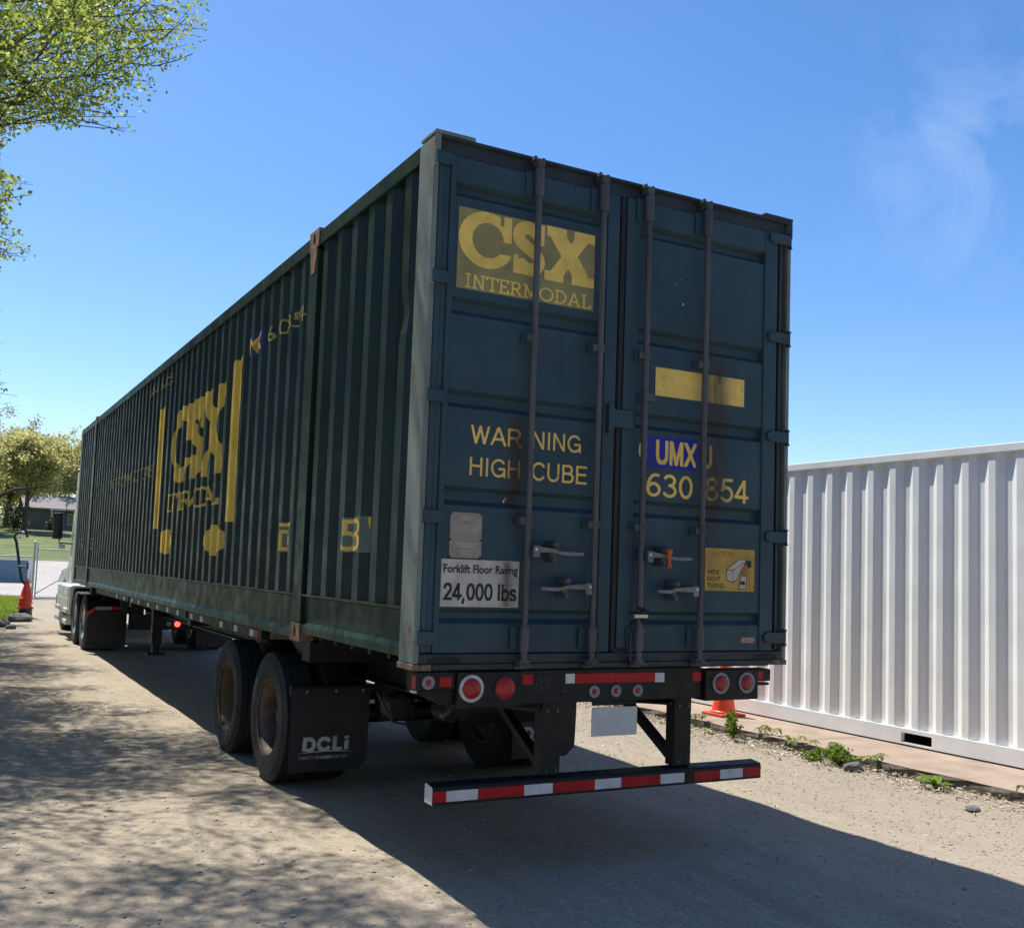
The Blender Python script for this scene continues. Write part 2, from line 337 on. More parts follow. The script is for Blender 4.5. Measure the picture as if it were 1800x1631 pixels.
def ground_mat():
    m, nt, b = new_mat('packed_dirt')
    tc = N(nt, 'ShaderNodeTexCoord'); oc = tc.outputs['Object']
    a = noise(nt, oc, 0.55, 6, 0.6); f = noise(nt, oc, 38, 5, 0.65); g = noise(nt, oc, 7, 6, 0.65)
    c = mix(nt, ramp(nt, a, 0.3, 0.7), (0.285, 0.235, 0.172), (0.39, 0.33, 0.25))
    c = mix(nt, math_node(nt, 'MULTIPLY', ramp(nt, g, 0.45, 0.75), 0.55), c, (0.46, 0.395, 0.305))
    trk = ramp(nt, noise(nt, oc, 1.3, 5, 0.6, stretch=(2.6, 0.22, 1)), 0.5, 0.72)
    c = mix(nt, math_node(nt, 'MULTIPLY', trk, 0.65), c, (0.20, 0.155, 0.105))
    c = mix(nt, math_node(nt, 'MULTIPLY', ramp(nt, noise(nt, oc, 2.6, 6, 0.7), 0.55, 0.7), 0.45), c, (0.16, 0.13, 0.095))
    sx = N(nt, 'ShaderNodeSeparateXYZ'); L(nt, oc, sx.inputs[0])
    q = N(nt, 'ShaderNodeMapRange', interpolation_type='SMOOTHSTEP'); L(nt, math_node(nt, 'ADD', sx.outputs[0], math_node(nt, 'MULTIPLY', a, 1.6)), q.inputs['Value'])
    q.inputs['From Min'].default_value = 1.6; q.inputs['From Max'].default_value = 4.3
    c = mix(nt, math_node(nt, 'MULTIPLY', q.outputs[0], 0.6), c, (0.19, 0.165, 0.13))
    c = mix(nt, ramp(nt, f, 0.34, 0.56), (0.20, 0.165, 0.12), c)
    vo = N(nt, 'ShaderNodeTexVoronoi'); vo.inputs['Scale'].default_value = 55; L(nt, oc, vo.inputs['Vector'])
    c = mix(nt, math_node(nt, 'MULTIPLY', ramp(nt, vo.outputs['Distance'], 0.16, 0.08), 0.22), c, (0.46, 0.41, 0.33))
    L(nt, c, b.inputs['Base Color']); b.inputs['Roughness'].default_value = 0.95; b.inputs['Specular IOR Level'].default_value = 0.15
    bn = N(nt, 'ShaderNodeBump'); bn.inputs['Strength'].default_value = 0.5; bn.inputs['Distance'].default_value = 0.02
    f2 = noise(nt, oc, 150, 4, 0.7)
    hh = math_node(nt, 'ADD', math_node(nt, 'MULTIPLY', g, 0.45), math_node(nt, 'ADD', math_node(nt, 'MULTIPLY', f, 0.55), math_node(nt, 'ADD', math_node(nt, 'MULTIPLY', f2, 0.22), math_node(nt, 'MULTIPLY', vo.outputs['Distance'], -0.25))))
    L(nt, hh, bn.inputs['Height']); L(nt, bn.outputs[0], b.inputs['Normal'])
    return m
M['dirt'] = ground_mat()
M['pebble'] = leaf_mat('pebbles', (0.20, 0.175, 0.145), (0.55, 0.50, 0.43), 0.0)
M['lawn'] = mat('lawn', (0.10, 0.135, 0.022), 0.9, var=0.5, scale=0.5, stretch=(0.5, 1.2, 1), dust=0.6, dust_col=(0.05, 0.065, 0.02), bump=0.6, bscale=6)  # mottled grass; the darker bands also stand in for stripes of shade
M['concrete_lot'] = mat('pale_lot', (0.42, 0.38, 0.34), 0.9, var=0.12, scale=0.3, bump=0.1)
def slab_mat():
    m = mat('slab_concrete', (0.285, 0.215, 0.165), 0.85, var=0.22, scale=3, dust=0.45, dust_col=(0.36, 0.285, 0.215), bump=0.2, bscale=70)
    return m
M['slab'] = slab_mat()
M['slab_edge'] = mat('slab_edge', (0.12, 0.10, 0.085), 0.95, var=0.5, scale=9, rust=0.3, rust_scale=7, rust_col=(0.30, 0.27, 0.21), bump=0.8, bscale=12)

# ------------------------------------------------------------------ flat shapes cut by marching squares, lettering
def march(f, us, vs_):
    U, V = np.meshgrid(us, vs_, indexing='ij'); D = f(U, V); verts = []; faces = []
    for i in range(len(us) - 1):
        j = 0
        while j < len(vs_) - 1:
            d = (D[i, j], D[i + 1, j], D[i + 1, j + 1], D[i, j + 1])
            if max(d) < 0:                       # full cell: merge upwards
                k = j
                while k + 1 < len(vs_) - 1 and max(D[i, k + 1], D[i + 1, k + 1], D[i + 1, k + 2], D[i, k + 2]) < 0: k += 1
                b = len(verts); verts += [(us[i], vs_[j]), (us[i + 1], vs_[j]), (us[i + 1], vs_[k + 1]), (us[i], vs_[k + 1])]
                faces.append((b, b + 1, b + 2, b + 3)); j = k + 1; continue
            if min(d) < 0:
                c = ((us[i], vs_[j]), (us[i + 1], vs_[j]), (us[i + 1], vs_[j + 1]), (us[i], vs_[j + 1])); poly = []
                for k in range(4):
                    a, e = d[k], d[(k + 1) % 4]; p, q = c[k], c[(k + 1) % 4]
                    if a < 0: poly.append(p)
                    if (a < 0) != (e < 0):
                        t = a / (a - e); poly.append((p[0] + (q[0] - p[0]) * t, p[1] + (q[1] - p[1]) * t))
                if len(poly) >= 3:
                    b = len(verts); verts += poly; faces.append(tuple(range(b, b + len(poly))))
            j += 1
    return verts, faces
def sd_box(U, V, a, b, c, d): return np.maximum(np.maximum(a - U, U - b), np.maximum(c - V, V - d))
def sd_line(U, V, pts, w):
    best = np.full(U.shape, 1e9)
    for (x0, y0), (x1, y1) in zip(pts[:-1], pts[1:]):
        dx, dy = x1 - x0, y1 - y0; l2 = dx * dx + dy * dy + 1e-12
        t = np.clip(((U - x0) * dx + (V - y0) * dy) / l2, 0, 1)
        best = np.minimum(best, np.hypot(U - x0 - t * dx, V - y0 - t * dy))
    return best - w
def arc(cx, cy, rx, ry, a0, a1, n=24): return [(cx + rx * math.cos(R(a0 + (a1 - a0) * i / n)), cy + ry * math.sin(R(a0 + (a1 - a0) * i / n))) for i in range(n + 1)]
def csx(U, V):
    """the three slab letters in a cell 2.78 wide and 1 high"""
    e = lambda cx, cy, rx, ry: (np.hypot((U - cx) / rx, (V - cy) / ry) - 1) * min(rx, ry)
    C = np.maximum(e(0.55, 0.5, 0.55, 0.5), -e(0.57, 0.5, 0.31, 0.31))
    C = np.maximum(C, -sd_box(U, V, 0.62, 2, 0.30, 0.60))
    C = np.maximum(C, -sd_box(U, V, 0.80, 0.87, 0.80, 1.1))
    C = np.minimum(C, sd_box(U, V, 0.87, 1.03, 0.52, 0.98))
    C = np.maximum(C, U - 1.03)
    S = sd_line(U, V, arc(1.36, 0.715, 0.185, 0.165, 35, 250) + arc(1.42, 0.29, 0.185, 0.165, 70, -145), 0.118)
    S = np.minimum(S, sd_box(U, V, 1.60, 1.70, 0.60, 0.98)); S = np.minimum(S, sd_box(U, V, 1.08, 1.18, 0.02, 0.36))
    S = np.minimum(S, sd_box(U, V, 1.12, 1.40, 0.02, 0.17)); S = np.minimum(S, sd_box(U, V, 1.40, 1.66, 0.84, 0.98))
    S = np.maximum(np.maximum(S, V - 1), -V)
    X = np.minimum(sd_line(U, V, [(1.93, 0.93), (2.56, 0.07)], 0.155), sd_line(U, V, [(2.55, 0.93), (1.92, 0.07)], 0.125))
    for a, b_, c, d in ((1.75, 2.17, 0.82, 1.0), (2.33, 2.78, 0.82, 1.0), (1.72, 2.12, 0, 0.18), (2.30, 2.78, 0, 0.18)):
        X = np.minimum(X, sd_box(U, V, a, b_, c, d))
    X = np.maximum(np.maximum(X, V - 1), -V)
    return np.minimum(np.minimum(C, S), X)
SL = {'I': (0.42, [[(.21, 0), (.21, 1)]], [(.03, .39)] * 2),
      'N': (0.92, [[(.2, 0), (.2, 1)], [(.2, 1), (.72, 0)], [(.72, 0), (.72, 1)]], [(.02, .38), (.54, .90)]),
      'T': (0.80, [[(.4, 0), (.4, 1)], [(.06, .95), (.74, .95)], [(.06, .78), (.06, .95)], [(.74, .78), (.74, .95)]], [(.22, .58), None]),
      'E': (0.72, [[(.18, 0), (.18, 1)], [(.18, .95), (.62, .95)], [(.18, .05), (.64, .05)], [(.18, .5), (.48, .5)], [(.63, .05), (.63, .25)], [(.61, .78), (.61, .95)]], [(.02, .3), (.02, .3)]),
      'R': (0.86, [[(.2, 0), (.2, 1)], [(.2, .95), (.42, .95)] + arc(.44, .72, .22, .23, 90, -90, 10) + [(.2, .49)], [(.46, .47), (.74, 0.02)]], [(.02, .38), (.02, .3)]),
      'M': (1.10, [[(.2, 0), (.2, 1)], [(.2, 1), (.55, .15)], [(.55, .15), (.9, 1)], [(.9, 0), (.9, 1)]], [(.02, .38), (.02, .3)]),
      'O': (1.02, [arc(.5, .5, .43, .44, 0, 360, 30)], [None, None]),
      'D': (0.92, [[(.2, 0), (.2, 1)], [(.2, .95), (.38, .95)] + arc(.38, .5, .42, .45, 90, -90, 14) + [(.2, .05)]], [(.02, .3), (.02, .3)]),
      'A': (0.96, [[(.14, 0), (.46, 1)], [(.46, 1), (.80, 0)], [(.25, .33), (.69, .33)]], [(.0, .30), None]),
      'L': (0.74, [[(.2, 0), (.2, 1)], [(.2, .05), (.66, .05)], [(.66, .05), (.66, .28)]], [(.02, .3), (.02, .38)])}
def slab_text(word, w=0.062):
    total = sum(SL[c][0] for c in word)
    def f(U, V):
        best = np.full(U.shape, 1e9); x = 0
        for c in word:
            adv, strokes, serifs = SL[c]; u = U - x; d = np.full(U.shape, 1e9)
            for s_ in strokes: d = np.minimum(d, sd_line(u, V, s_, w))
            for k, sr in enumerate(serifs):
                if sr: d = np.minimum(d, sd_box(u, V, sr[0], sr[1], 0 if k == 0 else .9, .1 if k == 0 else 1))
            if c == 'N': d = np.minimum(d, sd_box(u, V, .02, .3, 0, .1))
            if c == 'A': d = np.minimum(d, sd_box(u, V, .64, .96, 0, .1))
            if c == 'M': d = np.minimum(d, sd_box(u, V, .74, 1.08, 0, .1))
            best = np.minimum(best, d); x += adv
        return np.maximum(np.maximum(best, V - 1), -V)
    return f, total
SN = {'W': (1.10, [[(.06, 1), (.30, 0), (.53, .95), (.76, 0), (1.0, 1)]]), 'A': (.90, [[(.06, 0), (.45, 1), (.84, 0)], [(.2, .34), (.70, .34)]]),
      'R': (.92, [[(.14, 0), (.14, 1)], [(.14, .94), (.5, .94)] + arc(.52, .71, .23, .23, 90, -90, 10) + [(.14, .48)], [(.54, .47), (.80, 0)]]),
      'N': (.95, [[(.13, 0), (.13, 1)], [(.13, 1), (.76, 0)], [(.76, 0), (.76, 1)]]), 'I': (.38, [[(.17, 0), (.17, 1)]]),
      'G': (1.0, [arc(.50, .5, .40, .44, 42, 318), [(.54, .46), (.86, .46)], [(.86, .46), (.86, .05)]]), 'H': (.94, [[(.13, 0), (.13, 1)], [(.76, 0), (.76, 1)], [(.13, .53), (.76, .53)]]),
      'C': (.94, [arc(.48, .5, .38, .44, 42, 318)]), 'U': (.92, [[(.13, 1), (.13, .36)] + arc(.44, .36, .31, .30, 180, 360, 14) + [(.75, 1)]]),
      'B': (.88, [[(.14, 0), (.14, 1)], [(.14, .94), (.46, .94)] + arc(.48, .73, .20, .21, 90, -90, 10) + [(.14, .52)], [(.14, .52), (.5, .52)] + arc(.5, .29, .25, .23, 90, -90, 10) + [(.14, .06)]]),
      'E': (.82, [[(.14, 0), (.14, 1)], [(.14, .94), (.72, .94)], [(.14, .52), (.68, .52)], [(.14, .06), (.74, .06)]]), 'M': (1.06, [[(.13, 0), (.13, 1)], [(.15, 1), (.5, .06), (.85, 1)], [(.87, 0), (.87, 1)]]),
      'X': (.86, [[(.06, 0), (.78, 1)], [(.06, 1), (.78, 0)]]), 'J': (.66, [[(.52, 1), (.52, .28)] + arc(.30, .28, .22, .22, 0, -180, 10)]), '0': (.74, [arc(.36, .5, .26, .44, 0, 360)]),
      '2': (.74, [arc(.36, .70, .25, .24, 170, -35, 14) + [(.12, .06)], [(.10, .06), (.64, .06)]]), '3': (.74, [arc(.34, .73, .23, .21, 150, -90, 14), arc(.34, .29, .27, .23, 90, -150, 14)]),
      '4': (.76, [[(.50, 0), (.50, 1)], [(.50, .98), (.08, .28)], [(.06, .26), (.70, .26)]]), '5': (.74, [[(.60, .94), (.22, .94), (.15, .50)], arc(.35, .34, .27, .28, 142, -142, 18)]),
      '6': (.76, [arc(.37, .31, .26, .25, 0, 360), arc(.47, .40, .36, .54, 75, 190, 14)]), '8': (.74, [arc(.36, .74, .21, .20, 0, 360), arc(.36, .29, .26, .23, 0, 360)]),
      ',': (.38, [[(.17, .05), (.17, .02), (.10, -.16)]]), ' ': (.34, []), 'l': (.34, [[(.16, 0), (.16, 1)]]), 'b': (.72, [[(.13, 0), (.13, 1)], arc(.38, .34, .25, .28, 0, 360)]),
      's': (.64, [arc(.31, .505, .20, .135, 30, 265, 12) + arc(.31, .19, .22, .145, 85, -150, 12)])}
def sans(word, w):
    total = sum(SN[c][0] for c in word) - 0.08
    def f(U, V):
        best = np.full(U.shape, 1e9); x = 0
        for c in word:
            adv, strokes = SN[c]; u = U - x; d = np.full(U.shape, 1e9)
            for s_ in strokes: d = np.minimum(d, sd_line(u, V, s_, w))
            best = np.minimum(best, d if c == ',' else np.maximum(np.maximum(d, V - 1), -V)); x += adv
        return best
    return f, total
def sans_on(name, word, box, to3, m, parent, w=0.066, nu=None):
    f, tot = sans(word, w); u0, u1, v0, v1 = box; lo = -0.22 if ',' in word else -0.02
    vv, ff = march(f, np.linspace(-0.02, tot + 0.04, nu or int(26 * len(word))), np.linspace(lo, 1.02, 34))
    return plate_from(vv, ff, lambda u, v: to3(u0 + u / tot * (u1 - u0), v0 + v * (v1 - v0)), name, m, parent)
def plate_from(verts, faces, to3, name, m, parent):
    b = MB(); b.add([to3(u, v) for u, v in verts], faces)
    return b.build(name, m, parent)
def glyph_mesh(text, bold=0.0, shear=0.0, space=1.0):
    c = bpy.data.curves.new('lettering', 'FONT'); c.body = text; c.offset = bold; c.shear = shear; c.space_character = space; c.resolution_u = 4
    o = bpy.data.objects.new('lettering', c); col.objects.link(o)
    dg = bpy.context.evaluated_depsgraph_get(); me = bpy.data.meshes.new_from_object(o.evaluated_get(dg))
    bpy.data.objects.remove(o); bpy.data.curves.remove(c); return me
def text_on(name, text, box, to3, m, parent, bold=0.0, shear=0.0, cuts=None, space=1.0):
    """lettering fitted to the rectangle box=(u0,u1,v0,v1) of a surface; cuts = u values where the surface folds"""
    me = glyph_mesh(text, bold, shear, space); me.name = name
    co = np.zeros(len(me.vertices) * 3); me.vertices.foreach_get('co', co); co = co.reshape(-1, 3)
    lo, hi = co.min(0), co.max(0); u0, u1, v0, v1 = box
    co[:, 0] = u0 + (co[:, 0] - lo[0]) / (hi[0] - lo[0]) * (u1 - u0); co[:, 1] = v0 + (co[:, 1] - lo[1]) / (hi[1] - lo[1]) * (v1 - v0)
    me.vertices.foreach_set('co', co.ravel())
    bm = bmesh.new(); bm.from_mesh(me)
    if cuts:
        for cu in cuts:
            if u0 < cu < u1: bmesh.ops.bisect_plane(bm, geom=bm.verts[:] + bm.edges[:] + bm.faces[:], dist=1e-6, plane_co=(cu, 0, 0), plane_no=(1, 0, 0))
    for v in bm.verts: v.co = to3(v.co.x, v.co.y)
    bm.to_mesh(me); bm.free(); me.materials.clear(); me.materials.append(m)
    return link(bpy.data.objects.new(name, me), parent)

# ================================================================== THE SETTING
TY = [(-2000, 0), (57, 0), (75, 1.1), (110, 3.9), (320, 11), (2500, 11)]
def terrain(y):
    return np.interp(y, [t[0] for t in TY], [t[1] for t in TY])
def und(x, y):
    """ruts and unevenness of the lane, at most about 2 cm"""
    x = np.asarray(x, float); y = np.asarray(y, float)
    n = 0.006 * np.sin(1.9 * x + 0.6 * y + 1) + 0.006 * np.sin(2.7 * y - 1.1 * x) + 0.004 * np.sin(5.3 * x + 3.1 * y) + 0.003 * np.sin(9.1 * x - 6.7 * y + 2)
    rut = -0.012 * np.exp(-((x + 2.35 + 0.15 * np.sin(0.5 * y)) / 0.22) ** 2) - 0.010 * np.exp(-((x - 2.5) / 0.25) ** 2)
    mask = np.clip((16 - y) / 4, 0, 1) * np.clip((y + 7) / 2, 0, 1) * np.clip((x + 6) / 1.5, 0, 1) * np.clip((7 - x) / 1.5, 0, 1)
    return (n + rut - 0.006) * mask
def sheet(name, xs, ys, off, m, fn=None, kind='structure'):
    X, Y = np.meshgrid(xs, ys, indexing='ij'); Z = terrain(Y) + off + (fn(X, Y) if fn else 0)
    v = np.stack([X, Y, Z], -1).reshape(-1, 3); ny = len(ys)
    i, j = np.meshgrid(np.arange(len(xs) - 1), np.arange(ny - 1), indexing='ij'); a = (i * ny + j).ravel()
    o = bulk_idx(name, v, np.stack([a, a + ny, a + ny + 1, a + 1], -1), m, smooth=True)
    return tag(o, kind=kind)
gx = np.unique(np.concatenate([np.linspace(-1500, -30, 12), np.linspace(-30, -6, 13), np.arange(-6, 7.01, 0.11), np.linspace(7, 30, 12), np.linspace(30, 1500, 12)]))
gy = np.unique(np.concatenate([np.linspace(-600, -12, 8), np.linspace(-12, -6, 5), np.arange(-6, 16.01, 0.11), np.linspace(16, 37, 22), [57, 75, 110, 320, 900, 2000]]))
g = sheet('ground', gx, gy, 0, M['dirt'], und); tag(g, 'packed tan dirt lane with fine gravel')
lot = sheet('pale_paved_lot', np.array([-30, -10, -4, 0, 4, 8, 40.]), np.array([38.5, 48, 57, 75.]), 0.012, M['concrete_lot']); tag(lot, 'pale paved lot behind the chain-link fence')
hill = sheet('grass_hill', np.array([-200, -60, -20, 0, 20, 60, 200.]), np.array([75, 85, 95, 110, 160, 320.]), 0.015, M['lawn']); tag(hill, 'sunny grass slope below the grey house')
def verge_edge(y): return np.interp(y, [18, 21.2, 28.6, 35, 40], [-2.9, -2.15, -1.05, -0.75, -0.7])
def verge_off(X, Y): return 0.05 * np.clip((verge_edge(Y) - X) / 0.8, 0, 1)
vy = np.linspace(18.5, 35.5, 40); vt = np.array([0, 0.15, 0.4, 0.8, 1.6, 4, 10, 25.])
VX = verge_edge(vy)[None] - vt[:, None]; VY = np.broadcast_to(vy[None], VX.shape); VZ = 0.012 + verge_off(VX, VY); ny = len(vy)
i, j = np.meshgrid(np.arange(len(vt) - 1), np.arange(ny - 1), indexing='ij'); a_ = (i * ny + j).ravel()
verge = tag(bulk_idx('grass_verge', np.stack([VX, VY, VZ], -1).reshape(-1, 3), np.stack([a_, a_ + 1, a_ + ny + 1, a_ + ny], -1), M['lawn'], smooth=True), 'grass verge beside the dirt lane', kind='structure')

# grass blades on the verge (stuff)
n = 26000
by_ = 19.5 + 15.5 * rng.random(n); bx_ = verge_edge(by_) - 0.05 - 3.5 * rng.random(n) ** 1.5; bz_ = verge_off(bx_, by_) + 0.012
hgt = 0.07 + 0.13 * rng.random(n); ang = rng.random(n) * 6.28; lean = (rng.random((n, 2)) - 0.5) * 0.12
w = 0.012
p = np.zeros((n, 3, 3)); p[:, 0] = np.stack([bx_ - w * np.cos(ang), by_ - w * np.sin(ang), bz_], -1); p[:, 1] = np.stack([bx_ + w * np.cos(ang), by_ + w * np.sin(ang), bz_], -1)
p[:, 2] = np.stack([bx_ + lean[:, 0], by_ + lean[:, 1], bz_ + hgt], -1)
tag(bulk('verge_grass', p.reshape(-1, 3), 3, M['blade']), 'bright green grass on the verge by the stacked cones', kind='stuff')

# pebbles pressed into the lane (stuff)
def pebbles(name, n, xs, ys, smin, smax, m, label, bias=1.0):
    x = xs[0] + (xs[1] - xs[0]) * rng.random(n); y = ys[0] + (ys[1] - ys[0]) * rng.random(n) ** bias
    s_ = smin + (smax - smin) * rng.random(n) ** 3.5; z = und(x, y) + s_ * 0.15
    base = np.array([(1, 0, 0), (0, 1, 0), (-1, 0, 0), (0, -1, 0), (0, 0, 1), (0, 0, -1)], float)
    a = rng.random(n) * 6.28; ca, sa = np.cos(a), np.sin(a)
    v = base[None] * (0.7 + 0.6 * rng.random((n, 6, 1))) * np.stack([s_ * (0.8 + 0.6 * rng.random(n)), s_, s_ * (0.25 + 0.25 * rng.random(n))], -1)[:, None]
    q = v.copy(); q[..., 0] = v[..., 0] * ca[:, None] - v[..., 1] * sa[:, None]; q[..., 1] = v[..., 0] * sa[:, None] + v[..., 1] * ca[:, None]
    q += np.stack([x, y, z], -1)[:, None]
    tri = np.array([(0, 1, 4), (1, 2, 4), (2, 3, 4), (3, 0, 4), (1, 0, 5), (2, 1, 5), (3, 2, 5), (0, 3, 5)])
    t = (np.arange(n)[:, None, None] * 6 + tri[None]).reshape(-1, 3)
    return tag(bulk_idx(name, q.reshape(-1, 3), t, m), label, kind='stuff')
pebbles('lane_gravel', 9000, (-3.6, 3.9), (-2.6, 9), 0.003, 0.016, M['pebble'], 'loose pebbles scattered over the dirt lane', 1.5)
pebbles('edge_gravel', 4000, (2.4, 3.97), (-1.2, 6), 0.003, 0.011, M['pebble'], 'coarser gravel along the foot of the concrete slab', 1.2)

# concrete slab under the white container
sl = MB()
sy = np.arange(-8, 10.01, 0.25)
edge = [(4.02 + 0.012 * math.sin(3.1 * y) + 0.01 * math.sin(7.7 * y + 1), y) for y in sy]
top_v = [(x, y, 0.085) for x, y in edge] + [(8.2, y, 0.085) for x, y in edge]; k = len(edge)
sl.add(top_v, [(i, k + i, k + i + 1, i + 1) for i in range(k - 1)])
slab = sl.build('concrete_slab', M['slab']); tag(slab, 'pinkish concrete slab under the white container', kind='structure')
sl = MB()
fa = [(x + 0.002, y, 0.0845) for x, y in edge] + [(x - 0.004 + 0.012 * math.sin(11 * y), y, 0.045) for x, y in edge] + [(x + 0.01 * math.sin(9 * y + 2), y, -0.04) for x, y in edge]
sl.add(fa, [(r_ * k + i, r_ * k + i + 1, (r_ + 1) * k + i + 1, (r_ + 1) * k + i) for r_ in range(2) for i in range(k - 1)])
sl.build('slab_face', M['slab_edge'], slab)
sj = MB(); sj.box(4.03, 8.1, 2.748, 2.756, 0.0853, 0.0862); sj.build('joint', M['slab_edge'], slab)

# dry leaf litter and chips along the slab (stuff)
n = 4200
ly = -1.0 + 7.5 * rng.random(n); lx = 4.0 - np.abs(rng.normal(0, 0.20, n)) - 0.01; far_ = rng.random(n) < 0.42; lx = np.where(far_, 4.0 - 2.2 * rng.random(n) ** 1.4, lx); lz = 0.012 + 0.03 * rng.random(n) * np.exp(-(4 - lx) / 0.2)
sz = np.where(far_, 0.007 + 0.012 * rng.random(n) ** 2, 0.010 + 0.022 * rng.random(n) ** 2)
d1 = rng.normal(size=(n, 3)); d1[:, 2] *= 0.35; d1 /= np.linalg.norm(d1, axis=1)[:, None]
d2 = np.cross(d1, np.stack([rng.normal(0, .3, n), rng.normal(0, .3, n), np.ones(n)], -1)); d2 /= np.linalg.norm(d2, axis=1)[:, None]
c = np.stack([lx, ly, lz], -1); nn = np.cross(d1, d2); sz = sz[:, None]
v = np.stack([c - d1 * sz, c + d2 * sz * .5 + nn * sz * .25, c + d1 * sz, c - d2 * sz * .5 + nn * sz * .25], 1)
tri = np.array([(0, 1, 2), (0, 2, 3)]); t = (np.arange(n)[:, None, None] * 4 + tri).reshape(-1, 3)
tag(bulk_idx('dry_leaf_litter', v.reshape(-1, 3), t, M['litter']), 'pale dry leaves and wood chips drifted against the slab', kind='stuff')

# ================================================================== GREEN SHIPPING CONTAINER
ZB = 1.14                      # height of the container floor above the ground
HW, CH, CL = 1.2955, 2.896, 16.154
box53 = empty('shipping_container', (0, 0, ZB))
tag(box53, 'long dark green shipping container with blue doors riding on the black trailer', 'container')
B = box53
# corrugated side profile: breakpoints (y, x) with x on the outer flats = -1.277, inner = -1.236
XO, XI = -1.278, -1.236
SECT = [(0.20, 1.965, 6), (2.185, 13.97, 42), (14.19, 15.955, 6)]
PROF = []
for a, b_, nr in SECT:
    P_ = (b_ - a) / nr; seg = [(a, XI)]
    for i in range(nr):
        s0 = a + i * P_ + 0.30 * P_
        for dy, xx in ((0, XI), (0.18 * P_, XO), (0.51 * P_, XO), (0.69 * P_, XI)): seg.append((s0 + dy, xx))
    seg.append((b_, XI)); PROF.append([q for i, q in enumerate(seg) if q[0] <= b_ + 1e-6])
ALL_Y = [q[0] for s_ in PROF for q in s_]; ALL_X = [q[1] for s_ in PROF for q in s_]
def side_x(y): return float(np.interp(y, ALL_Y, ALL_X))
def dent(y, z):
    return 0.035 * math.exp(-((y - 0.40) / 0.07) ** 2) * math.exp(-((z - 1.98) / 0.10) ** 2)
for seg in PROF:
    for s_ in (1, -1):
        mb = MB(); zs = [0.322, 0.9, 1.5, 1.75, 1.86, 1.93, 1.98, 2.03, 2.10, 2.2, 2.5, 2.79]
        vv = [(s_ * (x + (dent(y, z) if s_ == 1 else 0)), y, z) for y, x in seg for z in zs]; m_ = len(zs)
        mb.add(vv, [(i * m_ + j, (i + 1) * m_ + j, (i + 1) * m_ + j + 1, i * m_ + j + 1) for i in range(len(seg) - 1) for j in range(m_ - 1)])
        mb.build('side_panel', M['side'], B)
# rails
for s_ in (1, -1):
    def sbox(mb, a, b_, *rest):
        lo, hi = sorted((-s_ * a, -s_ * b_)); mb.box(lo, hi, *rest)
    mb = MB(); sbox(mb, 1.225, 1.2925, 0.19, CL - 0.19, 2.785, 2.888); mb.build('top_rail', M['rail'], B, bevel=0.006)
    for (ya, yb, zb) in ((0.19, 1.97, 0.055), (2.18, 13.975, 0.012), (14.185, CL - 0.19, 0.012)):
        mb = MB(); n_ = max(2, int((yb - ya) / 0.35)); ys = np.linspace(ya, yb, n_)
        pro = lambda y: [(1.225, 0.318), (1.2935, 0.324 + 0.004 * math.sin(6 * y)), (1.294, 0.308), (1.272, 0.30), (1.268 + 0.004 * math.sin(2.3 * y), zb + 0.075), (1.290, zb + 0.045), (1.292, zb), (1.225, zb - 0.004)]
        pts = [pro(y) for y in ys]; m_ = 8
        mb.add([(-s_ * a, y, z) for y, pl in zip(ys, pts) for a, z in pl], [(i * m_ + j, (i + 1) * m_ + j, (i + 1) * m_ + (j + 1) % m_, i * m_ + (j + 1) % m_) for i in range(n_ - 1) for j in range(m_)] + [tuple(range(m_)), tuple((n_ - 1) * m_ + j for j in range(m_))])
        mb.build('bottom_rail', M['rail'], B, smooth=False)
    # posts: rear, two intermediate, front
    mb = MB(); sbox(mb, 1.265, HW, 0.0, 0.205, 0.03, 2.885); sbox(mb, 1.20, 1.264, 0.055, 0.20, 0.03, 2.88); mb.build('corner_post', M['post'], B, bevel=0.006)
    mb = MB(); sbox(mb, 1.20, HW, CL - 0.2, CL, 0.0, 2.896); mb.build('corner_post', M['post'], B, bevel=0.006)
    for y0 in (1.968, CL - 2.182):
        mb = MB(); sbox(mb, 1.238, 1.2965, y0 + 0.01, y0 + 0.205, 0.125, 2.765); pp = mb.build('intermediate_post', M['rail'], B, bevel=0.006)
        for z0, z1 in ((-0.003, 0.118), (2.785, 2.914)):
            # casting with an oval hole facing out
            mb = MB(); yc, zc = y0 + 0.107, (z0 + z1) / 2
            hole = [(yc + 0.028 * math.cos(t), zc + 0.042 * math.sin(t)) for t in np.linspace(0, 2 * math.pi, 16, endpoint=False)]
            ow = [(yc + 0.105 * max(-1, min(1, 1.5 * math.cos(t))), zc + (z1 - z0) / 2 * max(-1, min(1, 1.5 * math.sin(t)))) for t in np.linspace(0, 2 * math.pi, 16, endpoint=False)]
            V_ = [(-s_ * 1.300, a, c_) for a, c_ in ow] + [(-s_ * 1.300, a, c_) for a, c_ in hole] + [(-s_ * 1.27, a, c_) for a, c_ in hole] + [(-s_ * 1.20, a, c_) for a, c_ in ow]
            F_ = []
            for i in range(16):
                j = (i + 1) % 16; F_ += [(i, j, 16 + j, 16 + i), (16 + i, 16 + j, 32 + j, 32 + i), (i, 48 + i, 48 + j, j)]
            F_ += [tuple(range(32, 48)), tuple(range(48, 64))]
            mb.add(V_, F_); mb.build('casting', M['casting'], pp)
# tapered gusset hanging from each upper casting of the near posts
for y0 in (1.968, CL - 2.182):
    mb = MB(); mb.prism([(y0 + 0.03, 2.784), (y0 + 0.19, 2.784), (y0 + 0.135, 2.60), (y0 + 0.07, 2.60)], 'x', -1.3005, -1.2966); mb.build('gusset', M['casting'], B)
